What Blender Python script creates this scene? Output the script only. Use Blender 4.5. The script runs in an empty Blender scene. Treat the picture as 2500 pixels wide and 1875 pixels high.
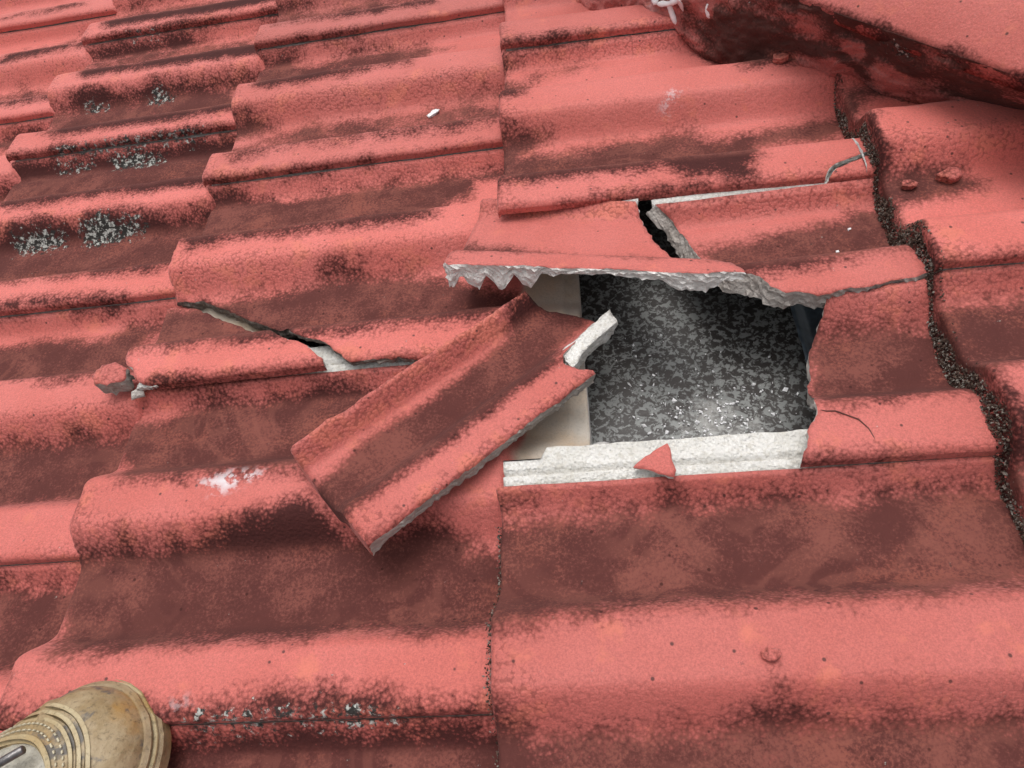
import bpy, math, random
import numpy as np
from mathutils import Matrix, Vector, geometry
random.seed(7); rng = np.random.default_rng(11)
scene = bpy.context.scene
R = math.radians

# ------------------------------------------------------------------ roof frame
# (u, v, w): u up the slope, v across the slope, w out of the roof plane; 12 degree pitch, 3 m up
PITCH = 12
ROOF = Matrix.Translation((0, 0, 3)) @ Matrix.Rotation(-R(PITCH), 4, 'Y')

# ------------------------------------------------------------------ camera, sky, sun, exposure
cam = bpy.data.objects.new('camera', bpy.data.cameras.new('camera'))
scene.collection.objects.link(cam)
cam_rot = Matrix(((0.97920426, 0.11875216, 0.16448996),
                  (-0.00137145, 0.81464327, -0.57996074),
                  (-0.20287223, 0.56767443, 0.79786502)))
cam.matrix_world = ROOF @ Matrix.Translation((0.11107398, -0.85212837, 0.49806664)) @ cam_rot.to_4x4()
cam.data.sensor_width = 36; cam.data.lens = 25.319
cam.data.clip_start = 0.02; cam.data.clip_end = 5000
scene.camera = cam

SUN_ELEV, SUN_AZ = 76, 320       # azimuth measured from +Y towards +X
world = bpy.data.worlds.new('World'); scene.world = world; world.use_nodes = True
nt = world.node_tree; nt.nodes.clear()
sky = nt.nodes.new('ShaderNodeTexSky'); sky.sky_type = 'NISHITA'; sky.sun_disc = False
sky.sun_elevation = R(SUN_ELEV); sky.sun_rotation = R(SUN_AZ)
sky.air_density = 1.0; sky.dust_density = 6.0; sky.ozone_density = 1.0
hsv = nt.nodes.new('ShaderNodeHueSaturation'); hsv.inputs['Saturation'].default_value = 0.12   # cloud cover: nearly white sky
bg = nt.nodes.new('ShaderNodeBackground'); bg.inputs[1].default_value = 0.15
wo = nt.nodes.new('ShaderNodeOutputWorld')
nt.links.new(sky.outputs[0], hsv.inputs['Color']); nt.links.new(hsv.outputs[0], bg.inputs[0]); nt.links.new(bg.outputs[0], wo.inputs[0])
sl = bpy.data.lights.new('sun', 'SUN'); sl.energy = 0.7; sl.angle = R(40); sl.color = (1, 0.96, 0.9)
sun = bpy.data.objects.new('sun', sl); scene.collection.objects.link(sun)
sd = Vector((math.sin(R(SUN_AZ)) * math.cos(R(SUN_ELEV)), math.cos(R(SUN_AZ)) * math.cos(R(SUN_ELEV)), math.sin(R(SUN_ELEV))))
sun.rotation_euler = sd.to_track_quat('Z', 'Y').to_euler(); sun.location = (0, 0, 8)
scene.view_settings.view_transform = 'Standard'; scene.view_settings.look = 'None'
scene.view_settings.exposure = 0.18; scene.view_settings.gamma = 1
scene.render.engine = 'CYCLES'; scene.cycles.use_denoising = True
scene.render.resolution_x, scene.render.resolution_y = 1024, 768

# ------------------------------------------------------------------ small numpy noise
def _hash(i, j, s):
    h = (i * 374761393 + j * 668265263 + s * 974634533) & 0xffffffff
    h = ((h ^ (h >> 13)) * 1274126177) & 0xffffffff
    return ((h ^ (h >> 16)) & 0xffff) / 65535.0
def vnoise(x, y, s=0):
    x = np.asarray(x, float); y = np.asarray(y, float)
    i = np.floor(x).astype(np.int64); j = np.floor(y).astype(np.int64); fx = x - i; fy = y - j
    fx = fx * fx * (3 - 2 * fx); fy = fy * fy * (3 - 2 * fy)
    a, b, c, d = _hash(i, j, s), _hash(i + 1, j, s), _hash(i, j + 1, s), _hash(i + 1, j + 1, s)
    return (a * (1 - fx) + b * fx) * (1 - fy) + (c * (1 - fx) + d * fx) * fy
def fnoise(x, y, s=0, o=4):
    r = 0; a = .5
    for k in range(o):
        r = r + a * (vnoise(np.asarray(x) * 2 ** k, np.asarray(y) * 2 ** k, s + k) - .5); a *= .55
    return r * 1.4

# ------------------------------------------------------------------ tile geometry (metres)

TW,TL=0.30,0.436
EXPO={-1:.340,0:.343,1:.336,2:.366,3:.358,4:.350,5:.35}
H=0.030; JS=0.025
FRONT={-1:-1.385,0:-1.045,1:-0.702,2:-0.366,3:0.0,4:0.358,5:0.708}
VOFF={-1:0.129,0:0.112,1:-0.0188,2:0.1461,3:0.0,4:-0.147,5:0.0}
FH={-1:.02,0:.02,1:.019,2:.019,3:.027,4:.028,5:.027}
GAUGE=0.345; TAIL=0.001
def bell(s):
    x=np.clip((np.abs(s)-.018)/(.051-.018),0,1); return .5*(1+np.cos(np.pi*x))
def sm(a,b,x):
    x=np.clip((x-a)/(b-a),0,1); return x*x*(3-2*x)
def prof(t):
    b=np.maximum(np.maximum(bell(t-JS),bell(t-.15-JS)),bell(t-.30-JS))
    return .009-H*(1-b)-.0095*sm(.270,.292,t)
def tilt(c,u):   # u local to tile
    return FH[c]+(TAIL-FH[c])*u/GAUGE
def surf(c,u,v):
    t=np.mod(v-VOFF[c],TW)
    return prof(t)+tilt(c,u-FRONT[c])
# stained, lichened and scraped patches of the roof, in roof coordinates: kind, course, strength, outline
STAINS=[
 ('d',0,0.8,[(-0.944,0.269),(-0.862,0.291),(-0.879,0.38),(-0.828,0.375),(-0.775,0.395),(-0.71,0.284),(-0.782,0.283),(-0.854,0.274),(-0.944,0.261)]),
 ('d',0,0.9,[(-0.947,0.22),(-0.863,0.238),(-0.817,0.24),(-0.771,0.236),(-0.729,0.244),(-0.706,0.253),(-0.712,0.242),(-0.708,0.139),(-0.794,0.141),(-0.871,0.124)]),
 ('d',0,1,[(-0.876,0.078),(-0.798,0.099),(-0.769,0.102),(-0.716,0.106),(-0.714,0.103),(-0.717,0.093),(-0.788,0.073),(-0.808,-0.001)]),
 ('d',0,1,[(-0.799,-0.048),(-0.718,-0.044),(-0.705,-0.043),(-0.707,-0.048),(-0.724,-0.063),(-0.793,-0.085)]),
 ('d',0,0.6,[(-0.93,0.442),(-0.896,0.455),(-0.837,0.456),(-0.832,0.531),(-0.759,0.438),(-0.827,0.432),(-0.891,0.428),(-0.923,0.425)]),
 ('d',1,1,[(-0.706,0.419),(-0.678,0.415),(-0.655,0.418),(-0.618,0.415),(-0.572,0.415),(-0.409,0.412),(-0.374,0.303),(-0.383,0.296),(-0.467,0.295),(-0.554,0.3),(-0.658,0.299)]),
 ('d',1,1,[(-0.702,0.281),(-0.68,0.281),(-0.638,0.281),(-0.593,0.283),(-0.55,0.289),(-0.493,0.282),(-0.456,0.284),(-0.37,0.283),(-0.374,0.281),(-0.471,0.28),(-0.586,0.279),(-0.698,0.278)]),
 ('d',1,1,[(-0.702,0.279),(-0.645,0.277),(-0.557,0.278),(-0.514,0.278),(-0.515,0.27),(-0.482,0.261),(-0.42,0.263),(-0.378,0.274),(-0.405,0.247),(-0.368,0.144),(-0.456,0.149),(-0.564,0.155),(-0.645,0.153),(-0.701,0.248)]),
 ('d',1,1,[(-0.698,0.124),(-0.676,0.123),(-0.653,0.13),(-0.612,0.131),(-0.598,0.127),(-0.588,0.125),(-0.56,0.127),(-0.54,0.131),(-0.519,0.13),(-0.494,0.127),(-0.477,0.124),(-0.445,0.121),(-0.405,0.123),(-0.372,0.123),(-0.376,0.11),(-0.402,0.102),(-0.366,0.009),(-0.466,0.005),(-0.565,0.008),(-0.643,0.006),(-0.705,0.11)]),
 ('d',1,1,[(-0.694,-0.019),(-0.67,-0.018),(-0.64,-0.016),(-0.615,-0.008),(-0.586,-0.019),(-0.533,-0.016),(-0.509,-0.015),(-0.461,-0.016),(-0.414,-0.019),(-0.364,-0.019),(-0.368,-0.02),(-0.467,-0.019),(-0.563,-0.019),(-0.651,-0.019),(-0.695,-0.019)]),
 ('d',1,1,[(-0.7,-0.019),(-0.64,-0.019),(-0.516,-0.019),(-0.369,-0.02),(-0.372,-0.035),(-0.381,-0.055),(-0.404,-0.068),(-0.369,-0.141),(-0.468,-0.139),(-0.558,-0.139),(-0.652,-0.137),(-0.711,-0.039)]),
 ('d',1,1,[(-0.733,-0.167),(-0.642,-0.173),(-0.617,-0.166),(-0.594,-0.162),(-0.571,-0.167),(-0.543,-0.17),(-0.522,-0.163),(-0.505,-0.16),(-0.477,-0.164),(-0.46,-0.169),(-0.444,-0.173),(-0.428,-0.172),(-0.408,-0.175),(-0.39,-0.172),(-0.365,-0.174),(-0.37,-0.184),(-0.38,-0.202),(-0.369,-0.283),(-0.462,-0.281),(-0.591,-0.273),(-0.676,-0.274)]),
 ('d',1,1,[(-0.663,-0.298),(-0.574,-0.308),(-0.559,-0.308),(-0.533,-0.307),(-0.502,-0.308),(-0.476,-0.309),(-0.45,-0.316),(-0.422,-0.316),(-0.42,-0.319),(-0.474,-0.319),(-0.575,-0.319),(-0.658,-0.319)]),
 ('d',1,0.8,[(-0.635,-0.319),(-0.579,-0.319),(-0.561,-0.319),(-0.561,-0.324),(-0.574,-0.326),(-0.647,-0.325)]),
 ('d',1,0.8,[(-0.535,-0.319),(-0.506,-0.319),(-0.514,-0.323),(-0.53,-0.323)]),
 ('d',1,1,[(-0.666,-0.347),(-0.58,-0.35),(-0.551,-0.346),(-0.524,-0.342),(-0.5,-0.347),(-0.465,-0.353),(-0.448,-0.35),(-0.431,-0.339),(-0.392,-0.335),(-0.386,-0.33),(-0.379,-0.322),(-0.396,-0.359),(-0.41,-0.375),(-0.381,-0.422),(-0.406,-0.426),(-0.464,-0.426),(-0.641,-0.394)]),
 ('d',1,1,[(-0.588,-0.484),(-0.514,-0.485),(-0.487,-0.487),(-0.46,-0.486),(-0.423,-0.485),(-0.386,-0.481),(-0.37,-0.482),(-0.371,-0.495),(-0.379,-0.522),(-0.377,-0.563),(-0.48,-0.555),(-0.55,-0.555)]),
 ('d',1,1,[(-0.498,-0.628),(-0.449,-0.629),(-0.432,-0.627),(-0.417,-0.629),(-0.394,-0.631),(-0.378,-0.631),(-0.377,-0.638),(-0.375,-0.667),(-0.386,-0.694),(-0.395,-0.706),(-0.458,-0.703)]),
 ('d',2,1,[(-0.362,0.299),(-0.365,0.289),(-0.313,0.283),(-0.289,0.274),(-0.247,0.279),(-0.193,0.283),(-0.09,0.271),(-0.101,0.176),(-0.158,0.179),(-0.182,0.173),(-0.232,0.174),(-0.275,0.186),(-0.339,0.186)]),
 ('d',2,0.9,[(-0.36,0.149),(-0.34,0.148),(-0.296,0.146),(-0.252,0.146),(-0.194,0.146),(-0.196,0.146),(-0.273,0.146),(-0.359,0.146)]),
 ('d',2,1,[(-0.365,0.146),(-0.32,0.144),(-0.302,0.14),(-0.295,0.136),(-0.307,0.131),(-0.277,0.115),(-0.254,0.128),(-0.22,0.134),(-0.193,0.133),(-0.152,0.127),(-0.125,0.125),(-0.085,0.107),(-0.113,0.097),(-0.122,0.029),(-0.149,0.032),(-0.171,0.034),(-0.19,0.023),(-0.233,0.023),(-0.281,0.023),(-0.332,0.024)]),
 ('d',2,1,[(-0.36,-0.009),(-0.339,-0.009),(-0.318,-0.013),(-0.3,-0.02),(-0.304,-0.028),(-0.311,-0.037),(-0.353,-0.046),(-0.33,-0.124)]),
 ('d',2,0.62,[(-0.301,-0.032),(-0.265,-0.025),(-0.23,-0.033),(-0.193,-0.024),(-0.14,-0.026),(-0.113,-0.026),(-0.082,-0.024),(-0.05,-0.024),(-0.028,-0.021),(-0.022,-0.025),(-0.039,-0.034),(-0.013,-0.047),(-0.005,-0.125),(-0.109,-0.128),(-0.211,-0.126),(-0.266,-0.124),(-0.324,-0.131),(-0.361,-0.062)]),
 ('d',2,0.9,[(-0.358,-0.154),(-0.339,-0.153),(-0.306,-0.154),(-0.274,-0.154),(-0.242,-0.154),(-0.159,-0.154),(-0.161,-0.154),(-0.267,-0.154),(-0.36,-0.154)]),
 ('d',2,0.95,[(-0.364,-0.157),(-0.348,-0.157),(-0.332,-0.16),(-0.324,-0.165),(-0.303,-0.168),(-0.272,-0.171),(-0.241,-0.171),(-0.21,-0.171),(-0.175,-0.168),(-0.135,-0.17),(-0.087,-0.172),(-0.071,-0.17),(-0.052,-0.173),(-0.024,-0.167),(-0.008,-0.166),(-0.009,-0.175),(-0.024,-0.178),(-0.035,-0.189),(-0.044,-0.211),(-0.069,-0.218),(-0.072,-0.27),(-0.115,-0.275),(-0.188,-0.273),(-0.219,-0.273),(-0.305,-0.269),(-0.346,-0.278),(-0.361,-0.203)]),
 ('d',2,0.85,[(-0.21,-0.32),(-0.205,-0.315),(-0.19,-0.31),(-0.171,-0.307),(-0.148,-0.309),(-0.141,-0.316),(-0.14,-0.325),(-0.168,-0.329),(-0.204,-0.325)]),
 ('d',2,1,[(-0.375,-0.328),(-0.33,-0.331),(-0.31,-0.332),(-0.288,-0.329),(-0.242,-0.326),(-0.217,-0.323),(-0.192,-0.322),(-0.163,-0.319),(-0.119,-0.324),(-0.091,-0.324),(-0.066,-0.332),(-0.014,-0.374),(-0.002,-0.407),(-0.025,-0.417),(-0.101,-0.417),(-0.166,-0.415),(-0.202,-0.418),(-0.243,-0.419),(-0.295,-0.415),(-0.341,-0.41),(-0.358,-0.412),(-0.377,-0.355)]),
 ('d',2,0.9,[(-0.324,-0.451),(-0.312,-0.451),(-0.289,-0.454),(-0.256,-0.454),(-0.221,-0.454),(-0.204,-0.453),(-0.188,-0.45),(-0.172,-0.45),(-0.158,-0.454),(-0.134,-0.455),(-0.101,-0.454),(-0.079,-0.454),(-0.08,-0.454),(-0.134,-0.455),(-0.16,-0.454),(-0.209,-0.454),(-0.276,-0.454),(-0.33,-0.454)]),
 ('d',2,1,[(-0.366,-0.477),(-0.341,-0.476),(-0.316,-0.472),(-0.299,-0.469),(-0.283,-0.463),(-0.274,-0.462),(-0.264,-0.466),(-0.239,-0.469),(-0.214,-0.466),(-0.186,-0.458),(-0.169,-0.455),(-0.15,-0.457),(-0.121,-0.464),(-0.13,-0.478),(-0.127,-0.501),(-0.097,-0.513),(-0.109,-0.57),(-0.167,-0.563),(-0.211,-0.563),(-0.287,-0.561),(-0.325,-0.561),(-0.332,-0.562),(-0.36,-0.493)]),
 ('d',2,1,[(-0.363,-0.615),(-0.343,-0.617),(-0.328,-0.613),(-0.319,-0.608),(-0.312,-0.605),(-0.307,-0.611),(-0.301,-0.615),(-0.287,-0.614),(-0.272,-0.611),(-0.258,-0.612),(-0.251,-0.614),(-0.228,-0.61),(-0.204,-0.604),(-0.176,-0.595),(-0.155,-0.592),(-0.147,-0.6),(-0.136,-0.61),(-0.126,-0.618),(-0.09,-0.616),(-0.075,-0.611),(-0.053,-0.614),(-0.028,-0.623),(-0.03,-0.631),(-0.025,-0.648),(-0.018,-0.659),(-0.014,-0.677),(-0.019,-0.686),(-0.028,-0.7),(-0.053,-0.7),(-0.101,-0.691),(-0.125,-0.695),(-0.186,-0.698),(-0.249,-0.702),(-0.312,-0.704),(-0.338,-0.707),(-0.361,-0.636)]),
 ('d',2,1,[(-0.355,-0.749),(-0.356,-0.736),(-0.353,-0.722),(-0.347,-0.723),(-0.348,-0.737),(-0.34,-0.745),(-0.323,-0.741),(-0.31,-0.74),(-0.271,-0.742),(-0.244,-0.748),(-0.207,-0.748),(-0.202,-0.742),(-0.172,-0.739),(-0.148,-0.738),(-0.113,-0.739),(-0.083,-0.741),(-0.059,-0.747),(-0.045,-0.751),(-0.032,-0.753),(-0.001,-0.748),(-0.001,-0.752),(-0.06,-0.754),(-0.172,-0.754),(-0.238,-0.754),(-0.315,-0.756),(-0.365,-0.758)]),
 ('d',2,1,[(-0.289,-0.756),(-0.242,-0.756),(-0.226,-0.758),(-0.177,-0.757),(-0.128,-0.755),(-0.092,-0.759),(-0.064,-0.759),(-0.034,-0.757),(-0.025,-0.763),(-0.022,-0.767),(-0.011,-0.766),(-0.007,-0.768),(-0.007,-0.806),(-0.283,-0.802)]),
 ('d',3,0.95,[(0.007,0.004),(0.035,0.004),(0.08,0.003),(0.116,0.001),(0.115,0.0),(0.055,0.0),(0.005,0.0)]),
 ('d',3,1,[(0.001,-0.003),(0.022,-0.006),(0.027,-0.009),(0.019,-0.031),(0.031,-0.055),(0.026,-0.114),(0.006,-0.121)]),
 ('d',3,0.55,[(0.027,-0.023),(0.071,-0.018),(0.115,-0.019),(0.111,-0.033),(0.06,-0.038),(0.039,-0.053),(0.025,-0.054)]),
 ('d',3,1,[(0.002,-0.157),(0.017,-0.156),(0.03,-0.16),(0.041,-0.163),(0.052,-0.168),(0.033,-0.178),(0.024,-0.185),(0.055,-0.184),(0.082,-0.183),(0.137,-0.178),(0.167,-0.178),(0.185,-0.175),(0.211,-0.177),(0.224,-0.19),(0.244,-0.195),(0.274,-0.191),(0.306,-0.183),(0.334,-0.172),(0.335,-0.185),(0.337,-0.203),(0.316,-0.213),(0.266,-0.213),(0.258,-0.264),(0.251,-0.281),(0.253,-0.296),(0.232,-0.299),(0.217,-0.298),(0.215,-0.29),(0.188,-0.285),(0.163,-0.269),(0.139,-0.27),(0.098,-0.267),(0.048,-0.268),(0.006,-0.267)]),
 ('d',3,0.9,[(0.351,-0.174),(0.36,-0.173),(0.367,-0.186),(0.352,-0.255),(0.356,-0.201)]),
 ('d',3,0.9,[(0.088,-0.3),(0.096,-0.295),(0.116,-0.296),(0.143,-0.3),(0.16,-0.295),(0.194,-0.294),(0.207,-0.294),(0.207,-0.3),(0.143,-0.3),(0.062,-0.3)]),
 ('d',3,1,[(0.186,-0.351),(0.21,-0.347),(0.242,-0.34),(0.264,-0.341),(0.288,-0.336),(0.319,-0.335),(0.328,-0.323),(0.336,-0.328),(0.358,-0.319),(0.353,-0.345),(0.346,-0.411),(0.309,-0.408),(0.267,-0.414),(0.211,-0.417),(0.189,-0.412)]),
 ('d',3,1,[(0.26,-0.469),(0.266,-0.466),(0.271,-0.469),(0.284,-0.471),(0.295,-0.469),(0.311,-0.47),(0.318,-0.465),(0.329,-0.469),(0.34,-0.473),(0.358,-0.474),(0.355,-0.497),(0.354,-0.518),(0.345,-0.557),(0.317,-0.555),(0.282,-0.555),(0.244,-0.556),(0.247,-0.528)]),
 ('d',3,0.6,[(0.241,-0.556),(0.258,-0.557),(0.27,-0.562),(0.262,-0.564),(0.245,-0.562)]),
 ('d',3,0.85,[(0.222,-0.6),(0.231,-0.6),(0.257,-0.598),(0.264,-0.597),(0.27,-0.6),(0.281,-0.599),(0.303,-0.6),(0.305,-0.6),(0.237,-0.601)]),
 ('d',3,1,[(0.002,-0.603),(0.018,-0.605),(0.026,-0.609),(0.016,-0.615),(0.026,-0.624),(0.057,-0.622),(0.079,-0.613),(0.109,-0.616),(0.13,-0.612),(0.15,-0.619),(0.17,-0.613),(0.2,-0.612),(0.239,-0.616),(0.258,-0.619),(0.287,-0.615),(0.333,-0.619),(0.356,-0.619),(0.356,-0.637),(0.35,-0.67),(0.35,-0.681),(0.333,-0.686),(0.309,-0.695),(0.284,-0.696),(0.25,-0.696),(0.214,-0.702),(0.2,-0.692),(0.173,-0.696),(0.129,-0.696),(0.075,-0.701),(0.039,-0.703),(0.021,-0.708),(0.006,-0.711)]),
 ('d',3,1,[(0.005,-0.718),(0.011,-0.729),(0.011,-0.742),(0.018,-0.752),(0.02,-0.763),(0.024,-0.769),(0.05,-0.771),(0.068,-0.768),(0.093,-0.772),(0.107,-0.768),(0.119,-0.767),(0.136,-0.766),(0.152,-0.765),(0.166,-0.757),(0.175,-0.748),(0.179,-0.755),(0.177,-0.76),(0.193,-0.761),(0.209,-0.763),(0.225,-0.763),(0.241,-0.761),(0.257,-0.766),(0.28,-0.768),(0.303,-0.769),(0.341,-0.769),(0.321,-0.82),(-0.0,-0.817)]),
 ('d',4,0.9,[(0.367,-0.18),(0.396,-0.166),(0.409,-0.188),(0.383,-0.192),(0.372,-0.204),(0.361,-0.251),(0.348,-0.265),(0.34,-0.274),(0.359,-0.205)]),
 ('d',4,1,[(0.353,-0.309),(0.363,-0.313),(0.375,-0.31),(0.392,-0.314),(0.406,-0.314),(0.425,-0.317),(0.438,-0.331),(0.439,-0.338),(0.42,-0.341),(0.397,-0.345),(0.373,-0.354),(0.36,-0.368),(0.356,-0.343)]),
 ('d',4,0.85,[(0.351,-0.447),(0.376,-0.447),(0.394,-0.447),(0.407,-0.444),(0.443,-0.445),(0.443,-0.447),(0.384,-0.447),(0.36,-0.447)]),
 ('d',4,1,[(0.361,-0.466),(0.375,-0.472),(0.389,-0.468),(0.396,-0.466),(0.404,-0.472),(0.421,-0.47),(0.454,-0.473),(0.411,-0.55),(0.379,-0.55),(0.354,-0.554),(0.343,-0.554),(0.354,-0.528),(0.356,-0.502)]),
 ('d',4,1,[(0.355,-0.613),(0.363,-0.614),(0.393,-0.614),(0.375,-0.661),(0.345,-0.648)]),
 ('d',3,1,[(0.224,-0.009),(0.239,-0.005),(0.269,-0.013),(0.291,-0.044),(0.317,-0.105),(0.318,-0.114),(0.272,-0.114),(0.255,-0.054),(0.239,-0.032)]),
 ('l',1,1,[(-0.529,-0.178),(-0.507,-0.171),(-0.495,-0.173),(-0.493,-0.181),(-0.465,-0.178),(-0.455,-0.18),(-0.469,-0.186),(-0.503,-0.193),(-0.535,-0.192)]),
 ('l',1,1,[(-0.625,-0.182),(-0.606,-0.18),(-0.578,-0.18),(-0.562,-0.183),(-0.565,-0.191),(-0.594,-0.191),(-0.626,-0.192)]),
 ('l',1,1,[(-0.539,0.111),(-0.525,0.119),(-0.514,0.115),(-0.507,0.109),(-0.525,0.106)]),
 ('l',1,0.9,[(-0.638,0.115),(-0.621,0.114),(-0.609,0.11),(-0.622,0.107),(-0.639,0.11)]),
 ('l',1,0.9,[(-0.551,-0.03),(-0.519,-0.026),(-0.496,-0.029),(-0.478,-0.038),(-0.508,-0.042),(-0.546,-0.04)]),
 ('l',1,0.8,[(-0.63,-0.028),(-0.584,-0.031),(-0.582,-0.034),(-0.627,-0.034)]),
 ('l',1,0.8,[(-0.625,-0.019),(-0.573,-0.019),(-0.509,-0.019),(-0.462,-0.019),(-0.415,-0.019),(-0.465,-0.019),(-0.563,-0.019),(-0.62,-0.019)]),
 ('l',1,0.7,[(-0.611,0.281),(-0.582,0.281),(-0.57,0.281),(-0.6,0.281)]),
 ('l',2,0.75,[(-0.213,-0.752),(-0.194,-0.751),(-0.152,-0.751),(-0.071,-0.75),(-0.071,-0.753),(-0.171,-0.754),(-0.215,-0.754)]),
 ('s',2,1,[(-0.254,-0.569),(-0.242,-0.564),(-0.226,-0.561),(-0.201,-0.564),(-0.207,-0.569),(-0.22,-0.574),(-0.232,-0.58),(-0.24,-0.581),(-0.235,-0.575),(-0.246,-0.572)]),
 ('s',3,0.5,[(0.178,-0.151),(0.191,-0.138),(0.204,-0.141),(0.194,-0.153),(0.176,-0.163)]),
 ('s',2,0.4,[(-0.233,-0.743),(-0.221,-0.739),(-0.217,-0.743),(-0.225,-0.747)]),
]
# ------------------------------------------------------------------ materials
class NT:
    def __init__(s, name):
        s.m = bpy.data.materials.new(name); s.m.use_nodes = True; s.t = s.m.node_tree; s.t.nodes.clear()
        s.out = s.n('ShaderNodeOutputMaterial'); s.b = s.n('ShaderNodeBsdfPrincipled')
        s.l(s.b.outputs[0], s.out.inputs[0]); s.pos = s.n('ShaderNodeNewGeometry').outputs['Position']
    def n(s, t, **k):
        o = s.t.nodes.new(t)
        for a, b in k.items(): setattr(o, a, b)
        return o
    def l(s, a, b): s.t.links.new(a, b)
    def put(s, sock, v):
        if hasattr(v, 'is_linked') or isinstance(v, bpy.types.NodeSocket): s.l(v, sock)
        else:
            if sock.type == 'RGBA' and len(v) == 3: v = (*v, 1)
            sock.default_value = v
    def math(s, op, a, b=0.0, clamp=False):
        o = s.n('ShaderNodeMath', operation=op, use_clamp=clamp); s.put(o.inputs[0], a); s.put(o.inputs[1], b); return o.outputs[0]
    def noise(s, scale, detail=4, rough=.55, dist=0, vec=None, col=False):
        o = s.n('ShaderNodeTexNoise'); s.l(vec or s.pos, o.inputs['Vector'])
        o.inputs['Scale'].default_value = scale; o.inputs['Detail'].default_value = detail
        o.inputs['Roughness'].default_value = rough; o.inputs['Distortion'].default_value = dist
        return o.outputs['Color' if col else 'Fac']
    def voro(s, scale, out='Distance', feat='F1', vec=None, rand=1.0):
        o = s.n('ShaderNodeTexVoronoi', feature=feat); s.l(vec or s.pos, o.inputs['Vector']); o.inputs['Scale'].default_value = scale
        o.inputs['Randomness'].default_value = rand
        return o.outputs[out]
    def step(s, v, a, b, lo=0.0, hi=1.0):
        o = s.n('ShaderNodeMapRange', interpolation_type='SMOOTHSTEP'); s.put(o.inputs[0], v)
        o.inputs[1].default_value = a; o.inputs[2].default_value = b; o.inputs[3].default_value = lo; o.inputs[4].default_value = hi
        return o.outputs[0]
    def mix(s, f, a, b, mode='MIX'):
        o = s.n('ShaderNodeMix', data_type='RGBA', blend_type=mode); s.put(o.inputs[0], f); s.put(o.inputs[6], a); s.put(o.inputs[7], b); return o.outputs[2]
    def attr(s, name):
        o = s.n('ShaderNodeAttribute'); o.attribute_name = name; return o.outputs['Fac']
    def bump(s, h, strength, dist, prev=None):
        o = s.n('ShaderNodeBump'); o.inputs['Strength'].default_value = strength; o.inputs['Distance'].default_value = dist
        s.put(o.inputs['Height'], h)
        if prev: s.l(prev, o.inputs['Normal'])
        return o.outputs[0]
    def done(s, col, rough, normal=None, spec=.5):
        s.put(s.b.inputs['Base Color'], col); s.put(s.b.inputs['Roughness'], rough); s.put(s.b.inputs['Specular IOR Level'], spec)
        if normal: s.l(normal, s.b.inputs['Normal'])
        return s.m

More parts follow.
